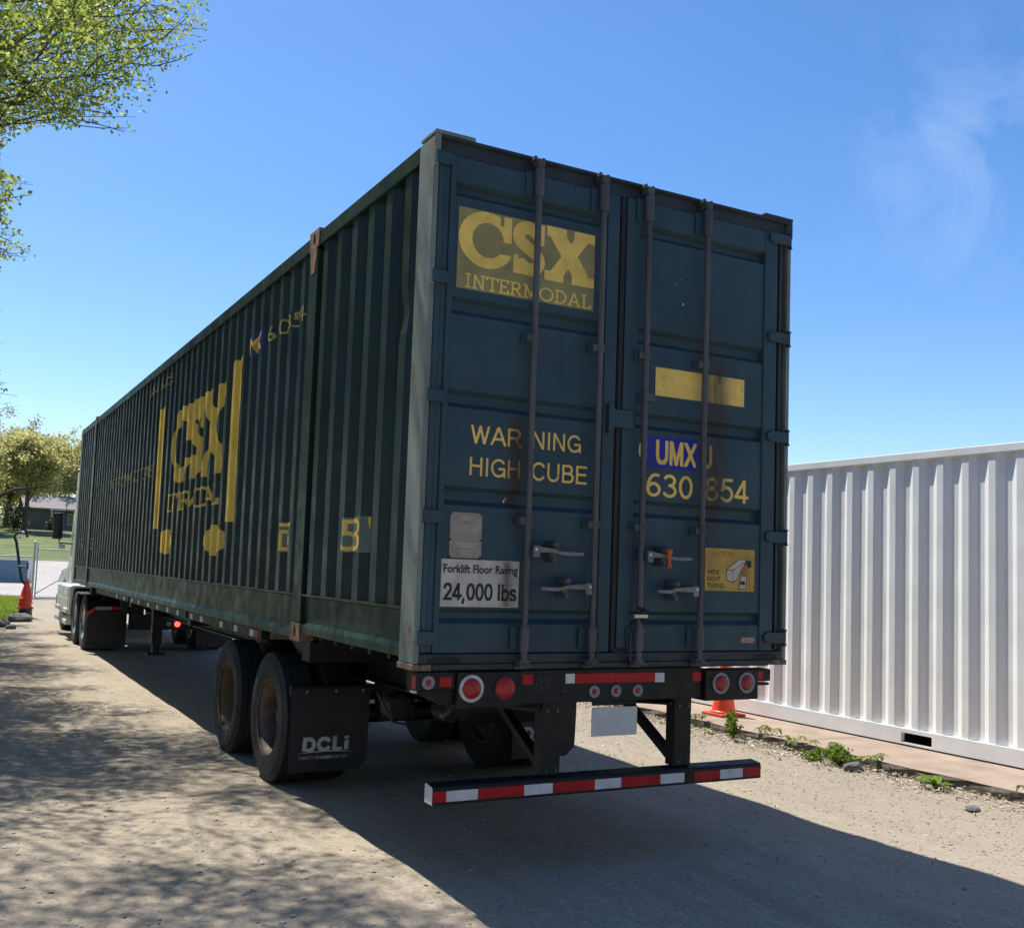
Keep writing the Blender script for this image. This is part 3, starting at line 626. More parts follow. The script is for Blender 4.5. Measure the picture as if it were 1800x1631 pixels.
# roof and front wall
mb = MB(); mb.box(-1.22, 1.22, 0.06, CL - 0.05, 2.84, 2.872); mb.build('roof', M['side'], B)
mb = MB(); mb.box(-1.2, 1.2, CL - 0.06, CL - 0.02, 0.02, 2.88); mb.build('front_wall', M['side'], B)
mb = MB(); mb.box(-1.22, 1.22, 0.1, CL - 0.1, 0.06, 0.10)
for y in np.arange(0.5, CL - 0.5, 0.305): mb.box(-1.22, 1.22, y, y + 0.05, 0.012, 0.06)
mb.build('floor', M['chassis'], B)
# header, sill, corner plates, foot plates
mb = MB(); mb.prism([(0.05, 2.80), (0.016, 2.80), (0.016, 2.872), (-0.006, 2.878), (-0.006, 2.894), (0.05, 2.894)], 'x', -1.264, 1.264); mb.build('header', M['door_dark'], B)
for s_ in (-1, 1):
    lo, hi = sorted((s_ * 1.298, s_ * 1.055)); mb = MB(); mb.box(lo, hi, -0.012, 0.19, 2.8945, 2.914)
    lo, hi = sorted((s_ * 1.298, s_ * 1.262)); mb.box(lo, hi, -0.009, -0.002, 2.78, 2.894)
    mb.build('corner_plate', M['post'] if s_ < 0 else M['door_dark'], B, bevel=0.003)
    lo, hi = sorted((s_ * 1.302, s_ * 1.19)); mb = MB(); mb.box(lo, hi, -0.004, 0.21, -0.004, 0.028); mb.build('foot_plate', M['casting'], B, bevel=0.004)
mb = MB(); mb.box(-1.264, 1.264, 0.0, 0.09, 0.0295, 0.082); mb.box(-1.19, 1.19, -0.012, 0.08, -0.001, 0.029); sill = mb.build('door_sill', M['door_dark'], B, bevel=0.004)
for xs_ in (-1.12, 1.12):
    mb = MB(); mb.prism([(xs_ - 0.10, 0.032), (xs_ + 0.10, 0.032), (xs_ + 0.09, 0.062), (xs_ + 0.02, 0.074), (xs_ - 0.06, 0.066), (xs_ - 0.10, 0.05)], 'y', -0.003, -0.0008); mb.build('slot', M['hole'], sill)
# dark channel behind the door edges
mb = MB(); mb.box(-1.264, 1.264, 0.062, 0.075, 0.08, 2.80); mb.build('door_frame_back', M['rubber_gasket'], B)
# doors
GRO = [(2.655, 2.575), (2.017, 1.918), (1.505, 1.407), (0.980, 0.876), (0.322, 0.242)]
def door(x0, x1, r0, r1):
    z0, z1 = 0.088, 2.795; yf, yp, yg = 0.0, 0.010, 0.047
    mb = MB()
    mb.box(x0, r0, yf, 0.06, z0, z1); mb.box(r1, x1, yf, 0.06, z0, z1)
    mb.box(r0 + 1e-4, r1 - 1e-4, yf + 0.001, 0.058, 2.655, z1 - 0.001)
    d = mb.build('door', M['door'], B, bevel=0.004)
    mb = MB(); prof_ = [(z0, yp)]
    for a, b_ in GRO[::-1]: prof_ += [(b_, yp), (b_ + 0.028, yg), (a - 0.022, yg), (a, yp if a < 2.6 else yf + 0.004)]
    n_ = len(prof_); xs_ = [r0 + 5e-4, r1 - 5e-4]
    mb.add([(x, y, z) for x in xs_ for z, y in prof_], [(i, i + 1, n_ + i + 1, n_ + i) for i in range(n_ - 1)])
    mb.build('door_panel', M['door'], d)
    return d
DL = door(-1.190, -0.072, -1.156, -0.156)
DR = door(-0.018, 1.180, 0.078, 1.072)
tag(DL, 'blue-green container door with yellow logo'); tag(DR, 'blue-green container door with yellow stripe and number')
mb = MB(); mb.tube([(-0.045, 0.012, 2.79), (-0.045, 0.012, 0.14), (-0.04, 0.012, 0.10), (-0.01, 0.010, 0.092), (0.05, 0.008, 0.092)], 0.020, 8); mb.build('gasket', M['rubber_gasket'], B, smooth=True)
mb = MB(); mb.box(-0.0718, -0.0182, 0.03, 0.05, 0.09, 2.79); mb.build('gasket', M['rubber_gasket'], B)
# folded door edge strips along the posts
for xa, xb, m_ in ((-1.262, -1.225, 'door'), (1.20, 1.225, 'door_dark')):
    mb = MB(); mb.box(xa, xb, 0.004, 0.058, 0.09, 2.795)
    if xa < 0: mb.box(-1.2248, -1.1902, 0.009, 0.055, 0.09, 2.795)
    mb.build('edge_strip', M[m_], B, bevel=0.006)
# hinges
HZ = (2.76, 2.105, 1.455, 0.808, 0.168)
for s_, xi in ((-1, 1.165), (1, 1.100)):
    xe = 1.289 if s_ < 0 else 1.272; xp = 1.290 if s_ < 0 else 1.276
    for z in HZ:
        mb = MB(); h = 0.034
        poly = [(s_ * xe, z - h), (s_ * (xi + 0.03), z - h), (s_ * xi, z - h * 0.55), (s_ * xi, z + h * 0.55), (s_ * (xi + 0.03), z + h), (s_ * xe, z + h)]
        mb.prism(poly, 'y', -0.020, -0.004)
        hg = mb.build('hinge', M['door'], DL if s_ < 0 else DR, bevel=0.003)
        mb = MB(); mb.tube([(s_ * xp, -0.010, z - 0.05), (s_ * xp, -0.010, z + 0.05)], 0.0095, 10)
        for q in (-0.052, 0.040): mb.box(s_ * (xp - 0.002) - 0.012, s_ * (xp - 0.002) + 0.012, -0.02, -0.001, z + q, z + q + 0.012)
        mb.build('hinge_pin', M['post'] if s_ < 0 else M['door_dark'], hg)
# locking rods
RODS = [(-0.660, DL), (-0.218, DL), (0.110, DR), (0.558, DR)]
for k_, (x, d) in enumerate(RODS):
    mb = MB(); mb.tube([(x, -0.045, 0.035), (x, -0.045, 2.86)], 0.0185, 12); rod = mb.build('locking_rod', M['rod'], d, smooth=True)
    mb = MB()
    for a, b_ in ((0.095, 0.232), (2.655, 2.815)): mb.lathe([(a, 0.0), (a, 0.026), (a + 0.01, 0.028), (b_ - 0.01, 0.028), (b_, 0.026), (b_, 0.0)], (x, -0.045, 0), 'z', 12)
    mb.split('sleeve', M['rod'], rod, smooth=True)
    mb = MB()
    for a, b_ in ((0.11, 0.23), (2.66, 2.80)): mb.box(x - 0.068, x - 0.02, -0.014, -0.004, a, b_)
    for z in (0.813, 1.838): mb.box(x - 0.062, x - 0.01, -0.018, -0.003, z - 0.022, z + 0.022)
    mb.split('bracket_plate', M['door'], rod, bevel=0.003)
    for z in (0.813, 1.838):
        mb = MB(); mb.lathe([(z - 0.022, 0.019), (z - 0.022, 0.026), (z + 0.022, 0.026), (z + 0.022, 0.019)], (x, -0.045, 0), 'z', 12); mb.box(x - 0.05, x - 0.015, -0.052, -0.012, z - 0.02, z + 0.02)
        mb.lathe([(-0.078, 0.0), (-0.078, 0.006), (-0.07, 0.006)], (x + 0.008, 0, z), 'y', 8); mb.build('guide', M['rod'], rod)
    # cams top and bottom with keepers
    mb = MB(); mb.box(x - 0.03, x + 0.03, -0.062, 0.005, 0.008, 0.05); mb.box(x - 0.045, x + 0.04, -0.035, -0.0125, 0.0, 0.02); mb.tube([(x - 0.02, -0.07, 0.03), (x + 0.055, -0.055, 0.012)], 0.009, 6)
    mb.build('lower_cam', M['rod'], rod, bevel=0.003)
    mb = MB(); mb.box(x - 0.026, x + 0.025, -0.062, 0.004, 2.828, 2.866); mb.box(x - 0.036, x - 0.018, -0.045, 0.01, 2.862, 2.888); mb.box(x + 0.012, x + 0.032, -0.05, 0.01, 2.86, 2.882)
    mb.build('upper_cam', M['rod'], rod, bevel=0.003)
# chains by the two middle rods
for x, d in ((-0.218, DL), (0.110, DR)):
    mb = MB(); s_ = 1 if x < 0 else -1
    for i in range(7): z = 0.20 - i * 0.025; mb.tube([(x + s_ * 0.05 + 0.004 * math.sin(i * 2), -0.03, z), (x + s_ * 0.05 + 0.004 * math.sin(i * 2 + 2), -0.034 - 0.006 * (i % 2), z - 0.022)], 0.0055, 5)
    mb.build('chain', M['rod'], d)
# collar on the third rod
mb = MB(); mb.box(0.085, 0.165, -0.075, -0.012, 1.565, 1.612); mb.build('collar', M['rod'], DR, bevel=0.004)
# reflective band and strap on the third rod
mb = MB(); mb.box(0.055, 0.147, -0.078, -0.066, 0.288, 0.307); mb.build('reflective_band', M['band'], DR)
mb = MB(); mb.tube([(0.09, -0.05, 0.345), (0.14, -0.068, 0.33), (0.10, -0.072, 0.315), (0.075, -0.06, 0.30), (0.13, -0.066, 0.28), (0.11, -0.06, 0.262)], 0.012, 6); mb.build('strap', M['black_plastic'], DR, smooth=True)
# handles
def handle(d, xh, xe, z, xk, seal=None):
    s_ = 1 if xe > xh else -1
    mb = MB(); lo, hi = sorted((xh - s_ * 0.012, xh + s_ * 0.03)); mb.box(lo, hi, -0.085, -0.04, z - 0.032, z + 0.034); hub = mb.build('handle', M['steel'], d, bevel=0.004)
    mb = MB(); pts = [(xh + s_ * 0.02, z + 0.012), (xk, z + 0.008), (xk + s_ * 0.03, z - 0.002), (xe - s_ * 0.1, z - 0.006), (xe, z - 0.004)]; wd = [0.017, 0.011, 0.009, 0.011, 0.009]
    V_ = []
    for (x, zz), w_ in zip(pts, wd): V_ += [(x, -0.083, zz - w_), (x, -0.083, zz + w_), (x, -0.068, zz + w_), (x, -0.068, zz - w_)]
    n_ = len(pts)
    mb.add(V_, [(i * 4 + j, i * 4 + (j + 1) % 4, (i + 1) * 4 + (j + 1) % 4, (i + 1) * 4 + j) for i in range(n_ - 1) for j in range(4)] + [(0, 1, 2, 3), tuple(4 * (n_ - 1) + j for j in range(4))])
    mb.build('lever', M['steel'], hub, bevel=0.002)
    mb = MB(); mb.lathe([(-0.088, 0), (-0.088, 0.009), (-0.0851, 0.009)], (xh + s_ * 0.004, 0, z + 0.012), 'y', 10); mb.split('rivet', M['white_tape'], hub)
    mb = MB(); mb.lathe([(-0.102, 0.0), (-0.10, 0.015), (-0.08, 0.021), (-0.004, 0.021)], (xk, 0, z + 0.043), 'y', 12); mb.lathe([(-0.09, 0.0), (-0.088, 0.013), (-0.004, 0.016)], (xk - 0.002, 0, z - 0.042), 'y', 10); mb.box(xk - 0.016, xk + 0.016, -0.066, -0.004, z - 0.05, z + 0.05)
    mb.build('handle_catch', M['rod'], d, smooth=True)
handle(DL, -0.628, -0.31, 0.646, -0.504); handle(DL, -0.262, -0.583, 0.447, -0.419)
handle(DR, 0.145, 0.462, 0.645, 0.261); handle(DR, 0.505, 0.209, 0.448, 0.346)
mb = MB(); mb.lathe([(0.69, 0), (0.69, 0.018), (0.66, 0.016), (0.655, 0.010), (0.63, 0.009), (0.60, 0.011), (0.585, 0.017), (0.582, 0)], (0.272, -0.105, 0), 'z', 10); sl_ = mb.build('bolt_seal', M['orange'], DR, smooth=True); tag(sl_, 'orange bolt seal on the handle')
# centre latch block
mb = MB(); mb.box(-0.115, 0.045, -0.028, -0.004, 1.395, 1.50); mb.box(-0.132, -0.09, -0.03, -0.004, 1.36, 1.53); mb.build('centre_latch', M['door'], DL, bevel=0.005)
# rear lettering and plates (the door face is y=yp=0.010; decals sit in front)
RY = lambda off: (lambda u, v: (u, 0.0085 - off, v))
def rect(name, x0, x1, z0, z1, off, m, parent, sk=0.0):
    mb = MB(); y = 0.0085 - off
    mb.box(x0, x1, y - 0.0006, 0.0098, z0, z1); return mb.build(name, m, parent)
rect('logo_panel', -1.132, -0.240, 2.066, 2.521, 0.0, M['olive'], DL)
us = np.linspace(-0.01, 2.80, 150); vs_ = np.linspace(-0.02, 1.02, 70); vv, ff = march(csx, us, vs_)
lg = plate_from(vv, ff, lambda u, v: (-1.128 + u / 2.78 * 0.886, 0.0066, 2.200 + v * 0.318), 'logo_letters', M['yellow'], DL)
f_, tw = slab_text('INTERMODAL'); vv, ff = march(f_, np.linspace(0, tw, 200), np.linspace(-0.02, 1.02, 26))
plate_from(vv, ff, lambda u, v: (-1.082 + u / tw * 0.828, 0.0066, 2.075 + v * 0.080), 'logo_word', M['yellow'], DL)
sans_on('warning_text', 'WAR', (-1.008, -0.692, 1.221, 1.323), RY(0), M['yellow'], DL)
sans_on('warning_text', 'NING', (-0.627, -0.297, 1.224, 1.325), RY(0), M['yellow'], DL)
sans_on('warning_text', 'HIGH', (-1.014, -0.690, 1.045, 1.147), RY(0), M['yellow'], DL)
sans_on('warning_text', 'CUBE', (-0.622, -0.253, 1.045, 1.150), RY(0), M['yellow'], DL)
rect('yellow_stripe', 0.223, 0.920, 1.622, 1.796, 0.0, M['yellow'], DR)
rect('blue_panel', 0.128, 0.562, 1.184, 1.375, 0.0, M['blue_decal'], DR)
sans_on('owner_code', 'UMX', (0.236, 0.540, 1.205, 1.353), RY(0.0016), M['yellow'], DR, 0.105)
sans_on('owner_code', 'U', (0.574, 0.668, 1.205, 1.353), RY(0.0016), M['yellow'], DR, 0.105)
text_on('owner_code', 'C', (0.110, 0.172, 1.225, 1.34), RY(0.0016), M['yellow'], DR, 0.03)
sans_on('number', '630', (0.168, 0.520, 1.008, 1.149), RY(0), M['yellow'], DR, 0.068)
sans_on('number', '854', (0.614, 0.965, 1.008, 1.156), RY(0), M['yellow'], DR, 0.068)
pl = rect('data_plate', -1.112, -0.921, 0.595, 0.840, 0.004, M['plate'], DL)
mb = MB()
for i, (a, b_, z) in enumerate([(-1.06, -0.97, .812), (-1.05, -0.99, .800), (-1.09, -1.0, .765), (-1.09, -1.02, .752), (-1.09, -1.01, .740), (-0.985, -0.945, .752), (-0.985, -0.95, .738), (-1.075, -0.95, .668), (-1.07, -0.96, .655), (-1.05, -0.98, .628), (-1.04, -0.985, .615)]): mb.box(a, b_, 0.0034, 0.0038, z, z + 0.006)
mb.split('relief_lines', M['plate_line'], pl)
mb = MB()
for x in (-1.108, -0.927):
    for z in (0.692, 0.60, 0.834): mb.lathe([(0.0, 0), (0.001, 0.006), (0.004, 0.006)], (x, 0, z), 'y', 8)
mb.split('rivet', M['hole'], pl)
sg = rect('floor_rating_sign', -1.156, -0.680, 0.333, 0.587, 0.006, M['sign_white'], DL)
text_on('sign_text', 'Forklift Floor Rating', (-1.143, -0.692, 0.500, 0.560), RY(0.0085), M['black'], sg, 0.022)
sans_on('sign_text', '24,000 lbs', (-1.140, -0.697, 0.368, 0.460), RY(0.0085), M['black'], sg, 0.095)
def grime(U, V):
    d = -0.5 + 0.9 * np.abs((U + 0.755) / 0.05) ** 1.3
    return d + 0.55 * np.sin(U * 700 + 2 * np.sin(V * 160)) + 0.5 * np.sin(V * 500 + 3 * np.sin(U * 210)) + 0.4 * np.sin(U * 1100 + V * 900) + 0.35
vv, ff = march(grime, np.linspace(-0.86, -0.683, 90), np.linspace(0.337, 0.583, 110)); plate_from(vv, ff, lambda u, v: (u, 0.0010, v), 'mildew', M['black'], sg)
wt = rect('turn_sticker', 0.631, 1.029, 0.455, 0.718, 0.001, M['sticker'], DR)
SY = 0.0062
for tx, z in (('WIDE', 0.556), ('RIGHT', 0.515), ('TURNS', 0.474)):
    text_on('sticker_text', tx, (0.650, 0.745 if tx == 'WIDE' else (0.757 if tx == 'RIGHT' else 0.782), z, z + 0.029), lambda u, v: (u, SY, v), M['black'], wt, 0.012)
text_on('sticker_text', 'CAUTION', (0.65, 0.86, 0.668, 0.702), lambda u, v: (u, SY, v), M['orange_faded'], wt, 0.02)
def poly_plate(name, pts, y, m, parent):
    mb = MB(); mb.add([(a, y, b_) for a, b_ in pts], [tuple(range(len(pts)))]); return mb.build(name, m, parent)
# small truck-and-car drawing
outline = [(0.800, 0.520), (0.800, 0.592), (0.905, 0.658), (0.968, 0.652), (0.968, 0.640), (0.882, 0.525), (0.855, 0.508)]
poly_plate('drawing', outline, SY, M['black'], wt)
for pts in ([(0.804, 0.524), (0.804, 0.586), (0.848, 0.580), (0.850, 0.514)], [(0.853, 0.514), (0.851, 0.581), (0.955, 0.642), (0.880, 0.528)], [(0.806, 0.590), (0.906, 0.654), (0.960, 0.649), (0.850, 0.585)]):
    poly_plate('drawing', pts, SY - 0.0006, M['sticker_white'], wt)
poly_plate('drawing', [(0.962, 0.652), (1.0, 0.648), (1.004, 0.61), (0.975, 0.600), (0.962, 0.625)], SY - 0.0003, M['black'], wt)
star = [(0.945 + (0.036 if i % 2 else 0.022) * math.cos(i * math.pi / 9), 0.590 + (0.036 if i % 2 else 0.022) * math.sin(i * math.pi / 9)) for i in range(18)]
poly_plate('drawing', star, SY - 0.0010, M['orange_faded'], wt)
poly_plate('drawing', [(0.898, 0.468), (0.916, 0.560), (0.968, 0.556), (0.960, 0.464)], SY - 0.0013, M['black'], wt)
poly_plate('drawing', [(0.904, 0.472), (0.920, 0.553), (0.963, 0.550), (0.955, 0.468)], SY - 0.0018, M['sticker_white'], wt)
poly_plate('drawing', [(0.912, 0.498), (0.917, 0.520), (0.952, 0.518), (0.950, 0.496)], SY - 0.0022, M['black'], wt)
poly_plate('drawing', [(0.99, 0.47), (0.99, 0.575), (1.012, 0.585), (1.012, 0.58), (0.994, 0.57), (0.994, 0.47)], SY - 0.0004, M['orange_faded'], wt)
rect('small_sticker', 0.931, 1.041, 0.134, 0.168, 0.0, M['pink_sticker'], DR)
# bright chips in the paint
mb = MB()
for x, z, s_ in ((0.42, 2.21, .012), (0.36, 2.33, .006), (0.40, 2.36, .005), (-0.79, 0.915, .012), (-0.78, 0.93, .007), (0.28, 0.845, .004)): mb.add([(x - s_ * .6, 0.0085, z), (x, 0.0085, z - s_), (x + s_ * .5, 0.0085, z + .2 * s_), (x, 0.0085, z + s_ * .8)], [(0, 1, 2, 3)])
mb.build('paint_chip', M['white_tape'], DR)

# side lettering wrapped over the ribs (u = -y reads towards the doors)
CUTS = sorted(-y for y in ALL_Y)
SIDE = lambda u, v: (side_x(-u) - 0.0025, -u, v)
def side_grid(u0, u1, step):
    a = list(np.linspace(u0, u1, max(2, int((u1 - u0) / step)))) + [c_ for c_ in CUTS if u0 < c_ < u1]; a = sorted(a)
    out = [a[0]]
    for q in a[1:]:
        if q - out[-1] > 1e-4: out.append(q)
    return np.array(out)
def side_shape(name, fn, u0, u1, v0, v1, m, step=0.03, vstep=0.015, to3=None):
    vv, ff = march(fn, side_grid(u0, u1, step), np.linspace(v0, v1, max(2, int((v1 - v0) / vstep)))); return plate_from(vv, ff, to3 or SIDE, name, m, B)
def fit(fn, W_, u0, u1, v0, v1):
    k_ = (v1 - v0); return lambda U, V: fn((U - u0) / (u1 - u0) * W_, (V - v0) / (v1 - v0))
side_shape('side_logo_letters', fit(csx, 2.78, -7.12, -4.62, 1.345, 2.20), -7.13, -4.61, 1.33, 2.22, M['yellow_side'])
side_shape('side_logo_word', fit(f_, tw, -7.17, -4.80, 1.050, 1.250), -7.17, -4.80, 1.04, 1.26, M['yellow_side'], 0.02, 0.008)
inside = lambda U, V: np.full(U.shape, -1.0)
side_shape('yellow_bar', inside, -4.40, -4.06, 0.875, 2.33, M['yellow_side']); side_shape('yellow_bar', inside, -8.0, -7.68, 0.873, 2.32, M['yellow_side'])
for c_ in (-7.20, -4.84):
    side_shape('yellow_disc', lambda U, V: np.hypot((U - c_) / 0.37, (V - 0.715) / 0.145) - 1, c_ - 0.38, c_ + 0.38, 0.56, 0.87, M['yellow_side'], 0.02, 0.008)
side_shape('side_blue_panel', inside, -3.84, -3.42, 2.27, 2.47, M['blue_side'])
S2 = lambda u, v: (side_x(-u) - 0.0042, -u, v)
text_on('side_owner_code', 'MX', (-3.82, -3.46, 2.30, 2.44), S2, M['yellow_side'], B, 0.01, cuts=CUTS)
text_on('side_number', '630854', (-3.26, -2.30, 2.31, 2.43), SIDE, M['faded_yellow'], B, 0.0, cuts=CUTS)
text_on('side_marking', 'ANB', (-8.80, -8.22, 2.57, 2.68), SIDE, M['faded_yellow'], B, 0.0, cuts=CUTS)
text_on('side_marking', '630E', (-8.05, -7.35, 2.57, 2.68), SIDE, M['faded_yellow'], B, 0.0, cuts=CUTS)
text_on('side_marking', 'YTTOMOTAS', (-11.95, -8.30, 1.53, 1.69), SIDE, M['faded_yellow'], B, 0.0, 0.3, cuts=CUTS)
for u0, u1 in ((-1.26, -0.84), (-2.66, -2.36)):
    side_shape('length_sticker', inside, u0, u1, 0.612, 0.832, M['olive_side'])
text_on('length_text', "53'", (-1.25, -0.85, 0.62, 0.828), S2, M['yellow_side'], B, 0.0, cuts=CUTS)
text_on('length_text', "D", (-2.64, -2.39, 0.62, 0.775), S2, M['yellow_side'], B, 0.02, cuts=CUTS)
side_shape('length_text', inside, -2.65, -2.37, 0.80, 0.825, M['yellow_side'], to3=S2)
for u0, u1 in ((-15.35, -14.95), (-13.9, -13.6)):
    text_on('length_text', "53", (u0, u1, 0.62, 0.82), SIDE, M['olive'], B, 0.0, cuts=CUTS)

# ================================================================== TRAILER CHASSIS (z measured from the container floor)
T = empty('container_chassis', (0, 0, ZB)); tag(T, 'black container trailer chassis with red and white striped bumper under the green container', 'trailer')
# wheels
TR = 0.490
def tyre_profile(w, r, groove=True):
    h = w / 2; rr = 0.292
    side = [(-h + 0.03, rr), (-h + 0.012, rr + 0.012), (-h + 0.004, rr + 0.05), (-h, r - 0.115), (-h + 0.004, r - 0.075), (-h + 0.003, r - 0.062), (-h + 0.010, r - 0.055), (-h + 0.014, r - 0.03), (-h + 0.026, r - 0.006)]
    tread = []
    xs_ = np.linspace(-h + 0.036, h - 0.036, 5)
    if groove:
        for x in xs_: tread += [(x - 0.006, r), (x - 0.005, r - 0.012), (x + 0.005, r - 0.012), (x + 0.006, r)]
    else: tread = [(-h + 0.04, r), (h - 0.04, r)]
    other = [(-x, q) for x, q in side[::-1]]
    return side + tread + other
mb = MB(); mb.lathe(tyre_profile(0.262, TR), (0, 0, 0), 'x', 72); tyre_o = mb.build('tyre', M['tyre'], None, smooth=True); TYRE_ME = tyre_o.data; bpy.data.objects.remove(tyre_o)
def rim_mesh(kind):
    """a dished disc wheel, hollow side towards -x"""
    mb = MB(); d = 0.165 if kind == 'dish' else 0.03
    mb.lathe([(-0.112, 0.283), (-0.118, 0.296), (-0.108, 0.302), (-0.10, 0.292), (-0.06, 0.268), (0.0, 0.262), (d - 0.11, 0.258), (d - 0.09, 0.235), (d - 0.078, 0.20), (d - 0.085, 0.15), (d - 0.085, 0.145)], (0, 0, 0), 'x', 40)
    mb.lathe([(d - 0.084, 0.150), (d - 0.10, 0.14), (d - 0.10, 0.112), (d - 0.16, 0.105), (d - 0.185, 0.085), (d - 0.19, 0.0)], (0, 0, 0), 'x', 24)
    for i in range(10):
        t = 2 * math.pi * i / 10; mb.lathe([(d - 0.13, 0.0), (d - 0.13, 0.013), (d - 0.08, 0.013)], (0, 0.172 * math.cos(t), 0.172 * math.sin(t)), 'x', 6)
    mb.lathe([(0.0, 0.262), (0.10, 0.268), (0.118, 0.296)], (0, 0, 0), 'x', 40)
    return mb
RIM = {}
for k_, m_ in (('rust', 'rim_rust'), ('ochre', 'rim_ochre')):
    o = rim_mesh('dish').build('rim', M[m_], None, smooth=True); RIM[k_] = o.data; bpy.data.objects.remove(o)
o = rim_mesh('hub').build('rim', M['rim_alu'], None, smooth=True); RIM['alu'] = o.data; bpy.data.objects.remove(o)
o = rim_mesh('dish').build('rim', M['rim_alu'], None, smooth=True); RIM['alu_dish'] = o.data; bpy.data.objects.remove(o)
def wheel(parent, x, y, z, rim, flip, scale=1.0):
    w_ = empty('wheel', (x, y, z), 0, parent); w_.rotation_euler = (random.random() * 6, 0, math.pi if flip else 0); w_.scale = (1, scale, scale)
    link(bpy.data.objects.new('tyre', TYRE_ME), w_); link(bpy.data.objects.new('rim', RIM[rim]), w_); return w_
WZ = -ZB + TR - 0.006
for y, rk in ((2.97, 'rust'), (4.29, 'ochre')):
    for s_ in (-1, 1):
        wheel(T, s_ * 1.089, y, WZ, rk, s_ > 0); wheel(T, s_ * 0.765, y, WZ, rk, s_ > 0)
    mb = MB(); mb.tube([(-0.95, y, WZ), (0.95, y, WZ)], 0.075, 12); mb.box(-0.55, -0.42, y - 0.06, y + 0.06, WZ + 0.05, WZ + 0.22); mb.box(0.42, 0.55, y - 0.06, y + 0.06, WZ + 0.05, WZ + 0.22); mb.build('axle', M['chassis'], T, smooth=True)
    for s_ in (-1, 1):
        mb = MB(); mb.tube([(s_ * 0.60, y + 0.1, WZ - 0.1), (s_ * 0.60, y + 0.1, WZ + 0.25)], 0.05, 8); mb.box(min(s_ * 0.36, s_ * 0.62), max(s_ * 0.36, s_ * 0.62), y + 0.12, y + 0.30, WZ + 0.1, WZ + 0.28)
        mb.build('brake_chamber', M['chassis'], T, smooth=True)
# leaf springs and hangers
for s_ in (-1, 1):
    mb = MB()
    for yc in (2.97, 4.29):
        pts = [(yc - 0.5 + i * 0.1, WZ + 0.20 + 0.05 * (1 - ((i - 5) / 5) ** 2) * -1 + 0.05) for i in range(11)]
        for (a, za), (b_, zb) in zip(pts[:-1], pts[1:]): mb.prism([(a, za), (b_, zb), (b_, zb + 0.045), (a, za + 0.045)], 'x', s_ * 0.49 - 0.04, s_ * 0.49 + 0.04)
    for yc in (2.35, 3.63, 4.92): mb.prism([(yc - 0.09, -0.33), (yc + 0.09, -0.33), (yc + 0.05, -0.62), (yc - 0.05, -0.62)], 'x', s_ * 0.49 - 0.055, s_ * 0.49 + 0.055)
    mb.build('leaf_spring', M['chassis'], T)
# main beams, cross members, side rails
for s_ in (-1, 1):
    x = s_ * 0.49; mb = MB()
    sec = [(0.06, -0.24), (1.2, -0.345), (12.4, -0.345), (13.2, -0.17), (16.0, -0.17)]
    for (ya, za), (yb, zb) in zip(sec[:-1], sec[1:]):
        mb.prism([(ya, -0.022), (yb, -0.022), (yb, -0.036), (ya, -0.036)], 'x', x - 0.07, x + 0.07)
        mb.prism([(ya, za), (yb, zb), (yb, zb + 0.016), (ya, za + 0.016)], 'x', x - 0.07, x + 0.07)
        mb.prism([(ya, za + 0.016), (yb, zb + 0.016), (yb, -0.036), (ya, -0.036)], 'x', x - 0.006, x + 0.006)
    mb.build('main_beam', M['chassis'], T)
mb = MB()
for y in (0.9, 1.6, 2.4, 3.6, 4.9, 6.2, 7.5, 8.8, 10.1, 11.4, 12.3): mb.box(-0.483, 0.483, y, y + 0.06, -0.26, -0.10)
mb.split('cross_member', M['chassis'], T)
for y in (2.08, 6.0, 9.8, 14.07):
    mb = MB(); mb.box(-1.21, 1.21, y - 0.09, y + 0.09, -0.15, -0.006); mb.build('bolster', M['chassis'], T, bevel=0.006)
for s_ in (-1, 1):
    lo, hi = sorted((s_ * 1.222, s_ * 1.15)); mb = MB(); mb.box(lo, hi, 3.2, 5.9, -0.082, -0.008); mb.box(lo, hi, 6.1, 9.7, -0.082, -0.008); mb.box(lo, hi, 9.9, 13.2, -0.082, -0.008); rail = mb.build('side_rail', M['chassis'], T)
    tape_y = [3.29, 3.43, 3.96, 4.49, 5.31, 5.78, 6.47, 7.05, 7.68, 8.3, 9.0, 9.55, 10.2, 10.9]
    for i, y in enumerate(tape_y):
        mb = MB(); x = s_ * 1.2235; lo, hi = sorted((x, s_ * 1.2222)); mb.box(lo, hi, y, y + 0.12, -0.075, -0.022); mb.build('reflector', M['red_tape'] if i == 0 else M['white_tape'], rail)
# rear bolster
mb = MB(); mb.box(-0.648, 0.618, 0.002, 0.13, -0.196, -0.010); rb = mb.build('rear_bolster', M['chassis'], T, bevel=0.005)
mb = MB(); mb.box(-1.27, -1.045, 0.004, 0.14, -0.108, -0.012); mb.box(1.052, 1.175, 0.004, 0.12, -0.105, -0.03); mb.box(1.052, 1.19, 0.03, 0.09, -0.135, -0.118)
mb.prism([(-1.27, -0.109), (-1.045, -0.109), (-1.045, -0.19), (-1.10, -0.19), (-1.2, -0.14), (-1.27, -0.125)], 'y', 0.02, 0.13); mb.split('bolster_wing', M['chassis'], rb, bevel=0.004)
mb = MB(); mb.box(-1.043, -0.652, -0.022, 0.13, -0.205, -0.013); mb.box(0.632, 1.050, -0.022, 0.13, -0.212, -0.030); lampbox = mb.split('lamp_box', M['chassis'], rb, bevel=0.004)
mb = MB(); mb.box(-1.265, 1.17, 0.02, 0.2, -0.0098, -0.0035); mb.build('top_plate', M['chassis'], rb)
